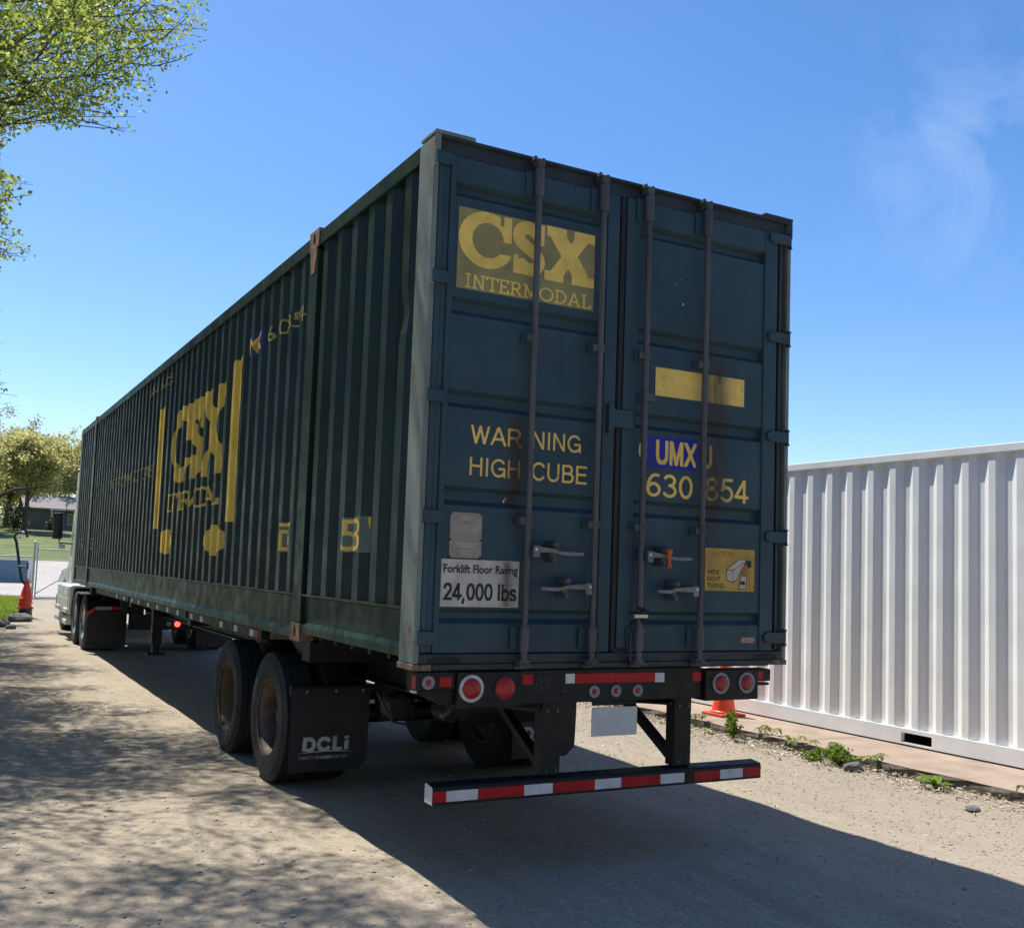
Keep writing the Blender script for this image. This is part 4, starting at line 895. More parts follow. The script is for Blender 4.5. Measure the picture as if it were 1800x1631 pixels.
def lamp(name, x, z, r, ring, y=-0.0225, par=None, ringm=None):
    if ring:
        mb = MB(); mb.lathe([(y, r), (y - 0.008, r), (y - 0.010, r - 0.004), (y - 0.010, r * 0.76), (y, r * 0.74)], (x, 0, z), 'y', 32); a = mb.build('lamp_ring', ringm or M['lamp_ring'], T, smooth=True)
        for t in (0.6, 2.7, 4.8):
            pass
    rr = r * 0.73 if ring else r * 0.9
    mb = MB(); mb.lathe([(y, rr), (y - 0.010, rr * 0.98), (y - 0.016, rr * 0.8), (y - 0.019, rr * 0.4), (y - 0.02, 0)], (x, 0, z), 'y', 28); mb.build(name, M['lens_red'], T, smooth=True)
    if not ring:
        mb = MB(); mb.lathe([(y - 0.0, r), (y - 0.007, r), (y - 0.007, r * 0.91), (y, r * 0.9)], (x, 0, z), 'y', 28); mb.build('lamp_ring', M['black_plastic'], T, smooth=True)
lamp('tail_lamp', -0.963, -0.099, 0.073, True); lamp('tail_lamp', -0.760, -0.101, 0.066, False)
lamp('tail_lamp', 0.746, -0.107, 0.064, True, ringm=M['lamp_ring_grey']); lamp('tail_lamp', 0.951, -0.108, 0.064, True, ringm=M['lamp_ring_grey'])
for x, z, r, y in ((-1.204, -0.066, 0.036, 0.0035), (-0.161, -0.138, 0.035, 0.0015), (-0.011, -0.138, 0.035, 0.0015), (0.142, -0.139, 0.035, 0.0015)):
    mb = MB(); mb.lathe([(y, r), (y - 0.006, r), (y - 0.009, r * 0.85), (y - 0.006, r * 0.5), (y - 0.004, r * 0.42)], (x, 0, z), 'y', 24); lr = mb.build('marker_lamp', M['lamp_ring_grey'], T, smooth=True)
    mb = MB(); mb.lathe([(y - 0.002, r * 0.42), (y - 0.010, r * 0.36), (y - 0.014, 0)], (x, 0, z), 'y', 14); mb.build('lens', M['lens_red'], lr, smooth=True)
def tape(x0, x1, z0, z1, y, m, par): mb = MB(); mb.box(x0, x1, y - 0.0012, y - 0.0002, z0, z1); return mb.build('reflective_tape', M[m], par)
tape(-1.135, -1.068, -0.090, -0.040, 0.004, 'red_tape', T); tape(-0.635, -0.569, -0.088, -0.034, 0.002, 'red_tape', T); tape(0.551, 0.615, -0.094, -0.040, 0.002, 'red_tape', T); tape(1.058, 1.112, -0.092, -0.044, 0.004, 'red_tape', T)
tape(-0.356, -0.296, -0.088, -0.034, 0.002, 'white_tape', T); tape(-0.2955, -0.0145, -0.089, -0.035, 0.002, 'red_tape', T); tape(-0.0138, 0.268, -0.090, -0.037, 0.002, 'red_tape', T); tape(0.2685, 0.336, -0.094, -0.039, 0.002, 'white_tape', T)
text_on('chalk_mark', '83 12', (-0.555, -0.34, -0.135, -0.058), lambda u, v: (u, 0.0012, v), M['chalk'], T, -0.02, 0.2)
# side marker on the left wing, white tab
mb = MB(); mb.box(-1.2745, -1.2705, 0.01, 0.06, -0.10, -0.03); mb.build('side_marker', M['lens_red'], T); mb = MB(); mb.box(-1.285, -1.271, -0.004, 0.05, -0.118, -0.108); mb.build('marker_tab', M['white_tape'], T)
# bumper
mb = MB(); mb.prism([(0.004, -0.705), (0.0, -0.70), (0.0, -0.622), (0.01, -0.610), (0.088, -0.600), (0.10, -0.606), (0.10, -0.705)], 'x', -1.154, 1.104); bp = mb.build('underride_bumper', M['chassis'], T, bevel=0.003)
mb = MB(); mb.prism([(0.002, -0.703), (0.001, -0.622), (0.011, -0.612), (0.088, -0.602), (0.098, -0.607), (0.098, -0.703)], 'x', -1.1555, -1.1545); mb.build('bumper_end', M['white_tape'], bp)
seg = [(-1.150, -1.074, 'r'), (-1.074, -0.887, 'w'), (-0.887, -0.602, 'r'), (-0.602, -0.419, 'w'), (-0.419, -0.139, 'r'), (-0.139, 0.042, 'w'), (0.042, 0.324, 'r'), (0.324, 0.501, 'w'), (0.577, 0.776, 'r'), (0.776, 0.956, 'w'), (0.956, 1.100, 'r')]
for a, b_, k_ in seg: tape(a, b_ - 0.0006, -0.690, -0.634, 0.0, 'red_tape' if k_ == 'r' else 'white_tape', bp)
for x0, x1 in ((-0.475, -0.350), (0.452, 0.580)):
    mb = MB(); mb.box(x0, x1, 0.045, 0.13, -0.6015, -0.197); po = mb.build('bumper_post', M['chassis'], T, bevel=0.004)
    mb = MB()
    for x in (x0 + 0.03, x1 - 0.03): mb.lathe([(0.035, 0), (0.035, 0.010), (0.0449, 0.011)], (x, 0, -0.245), 'y', 6); mb.lathe([(0.035, 0), (0.035, 0.008), (0.0449, 0.009)], (x, 0, -0.575), 'y', 6)
    mb.split('bolt', M['rod'], po)
    xm = (x0 + x1) / 2; mb = MB()
    mb.prism([(0.13, -0.60), (0.13, -0.55), (0.62, -0.28), (0.70, -0.28)], 'x', xm - 0.03, xm + 0.03); mb.build('bumper_brace', M['chassis'], T)
# number plate (blank) on its bracket
mb = MB(); mb.box(-0.14, 0.17, 0.045, 0.055, -0.225, -0.197); mb.build('plate_bracket', M['chassis'], T)
mb = MB(); mb.box(-0.148, 0.172, 0.038, 0.0445, -0.40, -0.235); npl = mb.build('number_plate', M['white_tape'], T, bevel=0.003)
# mud flaps
def dcli(u0, v0, w_, h_):
    def f(U, V):
        u = (U - u0) / w_ * 3.6; v = (V - v0) / h_
        D_ = np.maximum(np.minimum(sd_line(u, v, [(0.16, 0.0), (0.22, 1.0)], 0.15), sd_line(u, v, [(0.2, 0.88), (0.5, 0.88)] + arc(0.52, 0.5, 0.34, 0.38, 90, -90, 12) + [(0.18, 0.12)], 0.14)), np.maximum(-v, v - 1))
        C_ = np.maximum(sd_line(u, v, arc(1.62, 0.5, 0.42, 0.38, 42, 318, 20), 0.14), np.maximum(-v, v - 1))
        L_ = np.minimum(sd_box(u, v, 2.22, 2.52, 0, 1), sd_box(u, v, 2.22, 2.95, 0, 0.26))
        I_ = np.maximum(sd_box(u, v, 3.1, 3.42, 0, 1), -sd_line(u, v, [(2.9, 0.58), (3.6, 0.92)], 0.05))
        d = np.minimum(np.minimum(D_, C_), np.minimum(L_, I_))
        return np.maximum(d, (0.10 - 0.42 * np.clip(1 - np.abs(u - 1.75) / 1.9, 0, 1) ** 0.8 * 0.25 - v) * 1)
    return f
for s_ in (-1, 1):
    xc = s_ * 0.915; mb = MB(); nx, nz = 8, 8
    bend = lambda x, z: 2.335 + 0.02 * math.sin(3 * (x - xc)) * (-(z + 0.37)) + 0.05 * (z + 0.37) ** 2
    poly = [(xc - 0.30 + 0.60 * i / nx, -0.372 - 0.60 * j / nz) for j in range(nz + 1) for i in range(nx + 1)]
    V_ = [(x, bend(x, z), z) for x, z in poly] + [(x, bend(x, z) + 0.008, z) for x, z in poly]; n_ = (nx + 1) * (nz + 1); F_ = []
    for j in range(nz):
        for i in range(nx):
            if j == nz - 1 and i == nx - 1: q = j * (nx + 1) + i; F_ += [(q, q + 1, q + nx + 1), (n_ + q, n_ + q + nx + 1, n_ + q + 1)]; continue
            q = j * (nx + 1) + i; F_ += [(q, q + 1, q + nx + 2, q + nx + 1), (n_ + q, n_ + q + nx + 1, n_ + q + nx + 2, n_ + q + 1)]
    mb.add(V_, F_); fl = mb.build('mud_flap', M['flap'], T)
    to3 = lambda u, v: (u, bend(u, v) - 0.003, v)
    u0 = xc - 0.205; vv, ff = march(dcli(u0, -0.828, 0.375, 0.108), np.linspace(u0, u0 + 0.375, 90), np.linspace(-0.832, -0.716, 40)); plate_from(vv, ff, to3, 'flap_logo', M['flap_print'], fl)
    sw = lambda U, V: np.abs(V + 0.836 - 0.012 * (1 - ((U - xc + 0.03) / 0.215) ** 2)) - 0.0045 * (1.05 - ((U - xc + 0.03) / 0.215) ** 2)
    vv, ff = march(sw, np.linspace(xc - 0.245, xc + 0.185, 50), np.linspace(-0.85, -0.815, 30)); plate_from(vv, ff, to3, 'flap_swoosh', M['flap_print'], fl)
    text_on('flap_text', 'DIRECT', (xc - 0.222, xc - 0.115, -0.878, -0.856), to3, M['flap_print'], fl); text_on('flap_text', 'CHASSIS', (xc - 0.103, xc + 0.022, -0.878, -0.856), to3, M['flap_print'], fl, 0.04); text_on('flap_text', 'LINK INC.', (xc + 0.027, xc + 0.152, -0.878, -0.856), to3, M['flap_print'], fl)
    mb = MB()
    for dx in (-0.19, 0.03, 0.24): mb.lathe([(2.322, 0), (2.322, 0.012), (2.3345, 0.013)], (xc + dx, 0, -0.392), 'y', 8)
    mb.split('flap_bolt', M['steel'], fl)
    mb = MB(); lo, hi = sorted((xc - 0.30, s_ * 0.45)); mb.box(min(lo, xc - 0.30), max(hi, xc + 0.30), 2.346, 2.39, -0.42, -0.355); mb.build('flap_bracket', M['chassis'], T, bevel=0.004)
# air tanks, hose and glad hand behind the bumper
mb = MB(); mb.lathe([(-0.25, 0), (-0.24, 0.09), (-0.20, 0.12), (0.35, 0.12), (0.39, 0.09), (0.40, 0)], (-0.10, 1.35, -0.40), 'x', 20); mb.build('air_tank', M['chassis'], T, smooth=True)
mb = MB(); mb.lathe([(0, 0), (0.01, 0.075), (0.16, 0.085), (0.17, 0)], (-0.86, 1.15, -0.36), 'y', 18); mb.lathe([(0, 0), (0.01, 0.07), (0.15, 0.08), (0.16, 0)], (-0.60, 0.95, -0.36), 'y', 18); mb.split('spring_brake', M['chassis'], T, smooth=True)
mb = MB(); mb.tube([(-1.02, 0.10, -0.20), (-1.06, 0.06, -0.235), (-1.10, 0.05, -0.25)], 0.014, 8); mb.build('glad_hand', M['rim_rust'], T, smooth=True)
mb = MB(); mb.tube([(-1.09, 0.06, -0.245), (-1.07, 0.07, -0.275), (-1.01, 0.1, -0.29), (-0.93, 0.14, -0.26)], 0.006, 6); mb.tube([(-1.05, 1.1, -0.25), (-0.98, 1.0, -0.42), (-0.85, 1.0, -0.45), (-0.8, 1.1, -0.34)], 0.009, 6); mb.split('air_hose', M['black_plastic'], T, smooth=True)
# landing gear
for s_ in (-1, 1):
    mb = MB(); mb.box(s_ * 0.62 - 0.07, s_ * 0.62 + 0.07, 11.0, 11.14, -0.75, -0.05); mb.box(s_ * 0.62 - 0.05, s_ * 0.62 + 0.05, 11.02, 11.12, -0.88, -0.75); mb.box(s_ * 0.62 - 0.13, s_ * 0.62 + 0.13, 10.95, 11.19, -0.90, -0.88); mb.build('landing_leg', M['chassis'], T)
mb = MB(); mb.tube([(-0.62, 11.07, -0.3), (0.62, 11.07, -0.3)], 0.025, 8); mb.tube([(-0.62, 11.07, -0.72), (-0.5, 12.2, -0.2)], 0.02, 6); mb.tube([(0.62, 11.07, -0.72), (0.5, 12.2, -0.2)], 0.02, 6); mb.split('landing_brace', M['chassis'], T)

# ================================================================== TRACTOR
K = empty('semi_truck', (0, 0, 0)); tag(K, 'white semi truck ahead of the green container, black side mirror showing', 'truck')
for s_ in (-1, 1):
    lo, hi = sorted((s_ * 0.43, s_ * 0.35)); mb = MB(); mb.box(lo, hi, 13.85, 22.3, 0.62, 0.90); mb.build('frame_rail', M['chassis'], K)
    for y in (14.9, 16.2): wheel(K, s_ * 1.089, y, 0.484, 'alu_dish', s_ > 0); wheel(K, s_ * 0.765, y, 0.484, 'alu_dish', s_ > 0)
    wheel(K, s_ * 0.93, 20.2, 0.484, 'alu', s_ > 0)
    # rear quarter fender bar with reflective tape, flap
    mb = MB(); x0 = s_ * 1.25; x1 = s_ * 0.62
    for i, (xa, za, xb, zb, m_) in enumerate(((1.25, 0.62, 1.12, 0.74, 'red_tape'), (1.12, 0.74, 0.86, 0.745, 'lamp_ring_grey'), (0.86, 0.745, 0.74, 0.745, 'red_tape'))):  # white tape drawn grey, the shade it hangs in put into its colour
        q = MB(); q.prism([(s_ * xa, za), (s_ * xb, zb), (s_ * xb, zb + 0.055), (s_ * xa, za + 0.055)], 'y', 13.97, 14.0); q.build('fender_bar', M[m_], K)
    mb = MB(); lo, hi = sorted((s_ * 1.24, s_ * 0.60)); mb.box(lo, hi, 14.02, 14.035, 0.09, 0.72); mb.build('mud_flap', M['flap'], K)
    mb = MB(); pts = [(14.06 + 0.54 * (1 - math.cos(t)) - 0.02, 0.50 + 0.56 * math.sin(t)) for t in np.linspace(0.25, 1.35, 8)]
    # forward quarter fender
    pf = [(16.2 + 0.56 * math.cos(t), 0.484 + 0.56 * math.sin(t)) for t in np.linspace(-0.1, 1.3, 9)]
    lo, hi = sorted((s_ * 1.22, s_ * 0.62))
    for (ya, za), (yb, zb) in zip(pf[:-1], pf[1:]): mb.prism([(ya, za), (yb, zb), (yb, zb + 0.012), (ya, za + 0.012)], 'x', lo, hi)
    mb.build('quarter_fender', M['chassis'], K)
    # fuel tank fairing with steps, and its ribs
    lo, hi = sorted((s_ * 1.245, s_ * 0.55)); mb = MB(); mb.box(lo, hi, 16.95, 19.35, 0.50, 1.06); fr = mb.build('tank_fairing', M['white_paint'], K, bevel=0.03)
    for y in np.arange(17.1, 19.2, 0.3):
        mb = MB(); lo, hi = sorted((s_ * 1.262, s_ * 1.246)); mb.box(lo, hi, y, y + 0.2, 0.56, 0.80); mb.box(lo, hi, y, y + 0.2, 0.84, 1.03); mb.build('panel', M['white_paint'], fr, bevel=0.004)
    for z in (0.30, 0.52):
        mb = MB(); lo, hi = sorted((s_ * 1.285, s_ * 1.0)); mb.box(lo, hi, 17.0, 17.6, z, z + 0.09); mb.box(lo, hi, 18.5, 19.2, z, z + 0.09); mb.build('step', M['white_paint'], K, bevel=0.01)
    # steer fender
    mb = MB(); pf = [(20.2 + 0.64 * math.cos(t), 0.50 + 0.62 * math.sin(t)) for t in np.linspace(0.0, math.pi, 13)]
    poly = pf + [(19.42, 0.55), (19.42, 1.42), (20.9, 1.32), (21.6, 1.1), (21.6, 0.6)]
    lo, hi = sorted((s_ * 1.03, s_ * 0.76)); mb.prism(poly, 'x', lo, hi); mb.build('steer_fender', M['white_paint'], K, bevel=0.02)
    # side extender and mirror
    mb = MB(); lo, hi = sorted((s_ * 1.20, s_ * 1.165)); mb.box(lo, hi, 16.75, 17.35, 1.18, 3.3); mb.build('side_extender', M['grey_panel'], K, bevel=0.01)
    mb = MB(); lo, hi = sorted((s_ * 1.425, s_ * 1.225)); mb.box(lo, hi, 19.26, 19.36, 1.985, 2.555); mr = mb.build('mirror', M['black_plastic'], K, bevel=0.03)
    mb = MB(); lo, hi = sorted((s_ * 1.41, s_ * 1.24)); mb.box(lo, hi, 19.2565, 19.259, 2.0, 2.54); mb.build('mirror_glass', M['glass'], mr)
    mb = MB(); lo, hi = sorted((s_ * 1.29, s_ * 1.16)); mb.box(lo, hi, 19.24, 19.38, 1.77, 1.88); mb.build('convex_mirror', M['white_paint'], mr, bevel=0.03)
    mb = MB(); mb.tube([(s_ * 1.30, 19.33, 2.55), (s_ * 1.26, 19.33, 2.60), (s_ * 1.0, 19.33, 2.625)], 0.018, 8); mb.tube([(s_ * 1.28, 19.33, 2.0), (s_ * 1.28, 19.33, 1.90), (s_ * 1.0, 19.33, 1.90)], 0.018, 8); mb.build('mirror_arm', M['black_plastic'], mr, smooth=True)
mb = MB(); mb.prism([(17.35, 0.95), (19.5, 0.95), (19.62, 1.55), (19.25, 2.55), (18.9, 2.75), (17.4, 2.85), (17.35, 2.8)], 'x', -1.03, 1.03); cab = mb.build('cab', M['white_paint'], K, bevel=0.05)
mb = MB(); mb.prism([(17.4, 2.86), (18.8, 2.76), (18.3, 3.7), (17.5, 3.85)], 'x', -0.95, 0.95); mb.build('roof_fairing', M['white_paint'], cab, bevel=0.05)
for s_ in (-1, 1):
    mb = MB(); lo, hi = sorted((s_ * 1.034, s_ * 1.031)); mb.prism([(18.2, 1.65), (19.45, 1.65), (19.15, 2.45), (18.2, 2.5)], 'x', lo, hi); mb.build('side_window', M['glass'], cab)
    mb = MB(); lo, hi = sorted((s_ * 1.045, s_ * 1.031)); mb.box(lo, hi, 18.25, 18.45, 1.50, 1.54); mb.build('door_handle', M['black_plastic'], cab)
mb = MB(); mb.prism([(-0.9, 1.62), (0.9, 1.62), (0.82, 2.45), (-0.82, 2.45)], 'y', 19.2, 19.66); mb.build('windscreen', M['glass'], cab)
mb = MB(); mb.prism([(19.5, 0.75), (22.2, 0.70), (22.25, 1.30), (21.8, 1.52), (19.6, 1.72)], 'x', -0.82, 0.82); mb.build('hood', M['white_paint'], K, bevel=0.05)
mb = MB(); mb.box(-0.98, 0.98, 22.25, 22.45, 0.38, 0.72); mb.build('front_bumper', M['steel'], K, bevel=0.03)
mb = MB(); mb.tube([(-1.22, 18.9, 2.60), (-1.20, 18.9, 2.95), (-1.12, 18.9, 3.35), (-1.0, 18.9, 3.72)], 0.008, 5); mb.build('antenna', M['black_plastic'], K)
mb = MB(); mb.lathe([(0.92, 0), (0.92, 0.42), (1.0, 0.45), (1.02, 0)], (0, 15.3, 0), 'z', 20); mb.build('fifth_wheel', M['chassis'], K)
mb = MB(); mb.box(-0.6, 0.6, 13.78, 13.84, 0.42, 0.68); rp = mb.build('rear_panel', M['chassis'], K)
lm, ln, lb = new_mat('lit_brake_lamp'); lb.inputs['Base Color'].default_value = (0.6, 0.01, 0.01, 1); lb.inputs['Emission Color'].default_value = (1, 0.05, 0.03, 1); lb.inputs['Emission Strength'].default_value = 4.0
mb = MB(); mb.lathe([(13.778, 0.05), (13.765, 0.045), (13.76, 0)], (0.208, 0, 0.523), 'y', 20); tag(mb.build('brake_lamp', lm, rp, smooth=True), 'lit red brake lamp')
mb = MB(); mb.lathe([(13.778, 0.042), (13.77, 0.04), (13.768, 0)], (0.067, 0, 0.523), 'y', 20); mb.build('reverse_lamp', M['lamp_ring_grey'], rp, smooth=True)

# ================================================================== WHITE CONTAINER
Wc = empty('white_shipping_container', (4.96, 2.0, 0.097)); tag(Wc, 'clean white corrugated shipping container standing on the concrete slab', 'container')
WH = 2.896; y0w, y1w = -6.09, 6.09; P_ = 0.2865
ph = (1.223 - 2.0) % P_
def wall(xo, sgn):
    ys = []; y = y0w + 0.16
    prof_ = [(y0w + 0.15, 0.0)]
    k0 = math.ceil((y0w + 0.2 - ph) / P_); k1 = int((y1w - 0.25 - ph) / P_)
    for k_ in range(k0, k1):
        c_ = ph + k_ * P_
        for dy, d in ((-0.104, 0.036), (-0.036, 0.0), (0.036, 0.0), (0.104, 0.036)): prof_.append((c_ + dy, d))
    prof_.append((y1w - 0.15, 0.036)); prof_[0] = (y0w + 0.15, 0.036)
    mb = MB(); zs = [0.155, 0.19, 0.5, 1.5, 2.4, WH - 0.115, WH - 0.078]
    def dep(i, d, z):
        return d if 0.18 < z < WH - 0.10 else 0.030
    vv = [(xo + sgn * (0.014 + d), y, z) for y, d in prof_ for z in zs]; m_ = len(zs)
    mb.add(vv, [(i * m_ + j, (i + 1) * m_ + j, (i + 1) * m_ + j + 1, i * m_ + j + 1) for i in range(len(prof_) - 1) for j in range(m_ - 1)])
    return mb
wall(0.0, 1).build('side_wall', M['white_wall'], Wc); wall(2.438, -1).build('side_wall', M['white_wall'], Wc)
for xo, sg_ in ((0.0, 1), (2.438, -1)):
    lo, hi = sorted((xo, xo + sg_ * 0.06)); mb = MB(); mb.box(lo, hi, y0w + 0.14, y1w - 0.14, WH - 0.080, WH - 0.004); mb.build('top_rail', M['white_wall'], Wc, bevel=0.006)
    ya, yb = -0.13, 0.235
    lo, hi = sorted((xo, xo + sg_ * 0.05)); mb = MB()
    for a, b_ in ((y0w + 0.14, -1.95), (-1.60, ya), (yb, y1w - 0.14)): mb.box(lo, hi, a, b_, 0.004, 0.158)
    mb.box(lo, hi, ya + 1e-4, yb - 1e-4, 0.118, 0.1575); mb.box(lo, hi, -1.95 + 1e-4, -1.60 - 1e-4, 0.118, 0.1575); mb.box(lo, hi, ya + 1e-4, yb - 1e-4, 0.0045, 0.022); mb.box(lo, hi, -1.95 + 1e-4, -1.6 - 1e-4, 0.0045, 0.022)
    br = mb.build('bottom_rail', M['white_wall'], Wc)
    mb = MB()
    for a, b_ in ((ya, yb), (-1.95, -1.60)):
        q = xo + sg_ * 0.30; lo, hi = sorted((q, q + sg_ * 0.01)); mb.box(lo, hi, a - 0.02, b_ + 0.02, 0.01, 0.14)
        lo, hi = sorted((xo + sg_ * 0.052, q)); mb.box(lo, hi, a - 0.02, a - 0.004, 0.01, 0.14); mb.box(lo, hi, b_ + 0.004, b_ + 0.02, 0.01, 0.14); mb.box(lo, hi, a - 0.02, b_ + 0.02, 0.14, 0.15)
    mb.build('fork_pocket', M['hole'], br)
    for ye, yq in ((y0w, y0w + 0.138), (y1w - 0.138, y1w)):
        lo, hi = sorted((xo, xo + sg_ * 0.12)); mb = MB(); mb.box(lo, hi, ye, yq, 0.12, WH - 0.12); pw = mb.build('corner_post', M['white_wall'], Wc, bevel=0.008)
        lo, hi = sorted((xo - sg_ * 0.003, xo + sg_ * 0.16))
        for za, zb in ((0, 0.118), (WH - 0.118, WH)): mb = MB(); mb.box(lo, hi, ye - 0.003, yq + 0.02, za, zb); mb.build('casting', M['white_wall'], pw, bevel=0.008)
mb = MB(); mb.box(0.05, 2.388, y0w + 0.02, y1w - 0.02, WH - 0.06, WH - 0.02); mb.build('roof', M['white_wall'], Wc)
mb = MB(); mb.box(0.12, 2.318, y0w + 0.03, y0w + 0.06, 0.1, WH - 0.1); mb.box(0.12, 2.318, y1w - 0.06, y1w - 0.03, 0.1, WH - 0.1); mb.split('end_wall', M['white_wall'], Wc)
mb = MB(); mb.box(0.08, 2.35, y0w + 0.1, y1w - 0.1, 0.152, 0.172); mb.build('floor', M['hole'], Wc)

# ================================================================== CONES, POLE
def cone_profile(h, r0, r1): return [(0.0, r0 + 0.012), (0.02, r0 + 0.012), (0.03, r0), (h - 0.02, r1), (h, r1 - 0.008), (h, r1 - 0.014), (0.03, r0 - 0.012)]
def cone(name, loc, h, r0, r1, base):
    e = empty(name, loc); mb = MB(); mb.lathe(cone_profile(h, r0, r1), (0, 0, 0.03), 'z', 28); mb.build('cone_body', M['cone'], e, smooth=True)
    mb = MB(); mb.box(-base, base, -base, base, 0.0, 0.032); mb.build('cone_base', M['cone_base'], e, bevel=0.01); return e
tag(cone('traffic_cone', (4.58, 4.45, 0.0855), 0.70, 0.135, 0.032, 0.18), 'orange traffic cone on the slab beside the white container', 'cone')
mb = MB(); mb.lathe([(0.0, 0.165), (0.02, 0.17), (0.20, 0.16), (0.235, 0.155), (0.24, 0.0)], (0, 0, 0), 'z', 20); o = mb.build('black_post_base', M['black_plastic'], None, smooth=True, loc=(-1.50, 24.45, 0.0)); tag(o, 'short black round post base under the stacked orange cones', 'post base')
for i in range(3):
    c_ = cone('stacked_traffic_cone', (-1.52 + 0.01 * i, 24.45, 0.236 + i * 0.105), 0.52, 0.165 - 0.0, 0.035, 0.20 if i == 0 else 0.172)
    tag(c_, ('bottom', 'middle', 'top')[i] + ' cone of the orange stack on the black base', 'cone', 'stacked orange cones')
    if i:
        for ch in c_.children:
            if ch.name.startswith('cone_base'): bpy.data.objects.remove(ch)
pole = empty('bent_black_pole', (-1.52, 24.45, 0.95)); tag(pole, 'bent black pole rising from the top of the stacked cones', 'pole')
mb = MB(); mb.tube([(0.0, 0, -0.12), (-0.11, 0, 0.0), (-0.19, 0, 0.38), (-0.30, 0, 0.98), (-0.36, 0, 1.12), (-0.30, 0, 1.20), (-0.20, 0, 1.24)], 0.036, 10); mb.build('pipe', M['black_plastic'], pole, smooth=True)
mb = MB(); mb.tube([(-0.2, 0, 1.24), (-0.12, 0, 1.245)], 0.03, 10); mb.lathe([(0.36, 0.039), (0.40, 0.039)], (-0.185, 0, 0), 'z', 10); mb.split('white_band', M['white_tape'], pole, smooth=True)
mb = MB(); mb.tube([(-0.12, 0, 1.30), (-0.075, 0, 1.22), (-0.05, 0, 1.11)], [0.03, 0.045, 0.03], 8); mb.build('nozzle', M['black_plastic'], pole, smooth=True)
mb = MB(); mb.tube([(-0.19, 0, 0.34), (0.0, 0, 0.37)], 0.02, 8); mb.tube([(0.0, 0, 0.29), (0.0, 0, 0.45)], 0.026, 8); mb.build('side_arm', M['black_plastic'], pole, smooth=True)

# ================================================================== FENCE AND GATE
FY = 36.6
def mesh_wire(x0, x1, z0, z1, y, s_=0.075, r=0.0028):
    mb = MB(); H = z1 - z0; x = x0 - H
    def seg_(xa, dirn):
        # line through (xa,z0) with slope dirn
        a, b_ = (xa, z0), (xa + H * dirn, z1)
        pts = []
        (ax, az), (bx2, bz) = a, b_
        t0, t1 = 0.0, 1.0; dx = bx2 - ax
        for lim, sg_ in ((x0, 1), (x1, -1)):
            va, vb = sg_ * (ax - lim), sg_ * (bx2 - lim)
            if va < 0 and vb < 0: return
            if va < 0: t0 = max(t0, va / (va - vb))
            elif vb < 0: t1 = min(t1, va / (va - vb))
        if t1 - t0 < 0.02: return
        p, q = (ax + dx * t0, y, az + (bz - az) * t0), (ax + dx * t1, y, az + (bz - az) * t1)
        mb.tube([p, q], r, 3, False)
    while x < x1 + H: seg_(x, 1); seg_(x, -1); x += s_
    return mb
F1 = empty('chain_link_fence', (0, FY, 0)); tag(F1, 'chain-link fence with silver posts in front of the blue board', 'fence')
for x, h in ((-0.50, 2.06), (-3.0, 1.75), (-5.5, 1.75), (-8.0, 1.75)):
    mb = MB(); mb.tube([(x, 0, 0), (x, 0, h)], 0.034 if x < -1 else 0.042, 10); mb.lathe([(h - 0.01, 0.05), (h + 0.02, 0.045), (h + 0.05, 0.0)], (x, 0, 0), 'z', 10); mb.build('post', M['galv'], F1, smooth=True)
mb = MB(); mb.tube([(-8, 0, 1.52), (-0.5, 0, 1.52)], 0.024, 8); mb.build('top_rail', M['galv'], F1, smooth=True)
tag(mesh_wire(-8, -0.53, 0.03, 1.5, 0.02).build('wire_mesh', M['galv'], F1), kind='stuff')
G1 = empty('chain_link_gate', (0, FY, 0)); tag(G1, 'open-weave chain-link gate with diagonal brace beside the truck', 'gate')
for x in (-0.40, 2.9):
    mb = MB(); mb.tube([(x, 0, 0.02), (x, 0, 2.0 if x < 0 else 1.83)], 0.026, 10); mb.build('post', M['galv'], G1, smooth=True)
for z in (0.03, 1.80): mb = MB(); mb.tube([(-0.4, 0, z), (2.9, 0, z)], 0.026, 8); mb.build('rail', M['galv'], G1, smooth=True)
mb = MB(); mb.tube([(-0.4, 0, 0.18), (2.0, 0, 2.2 * 0.82)], 0.02, 8); mb.build('brace', M['galv'], G1, smooth=True)
tag(mesh_wire(-0.38, 2.88, 0.04, 1.78, 0.03).build('wire_mesh', M['galv'], G1), kind='stuff')
# blue board with white cap
zb = float(terrain(57.0))
bw = empty('blue_board_wall', (0, 57, zb)); tag(bw, 'low blue board with a white cap behind the chain-link fence', 'wall')
for i in range(5):
    x1 = 0.70 - i * 2.4; mb = MB(); mb.box(x1 - 2.396, x1, 0, 0.08, -0.02 if i else -0.02, 1.22 - zb); mb.build('board', M['blue_wall'], bw)
mb = MB(); mb.box(-11.4, 0.95, -0.03, 0.11, 1.2205 - zb, 1.30 - zb); mb.build('cap', M['white_paint'], bw)
mb = MB(); mb.box(0.72, 0.90, -0.02, 0.10, -0.02, 1.22 - zb); mb.build('end_post', M['white_paint'], bw)

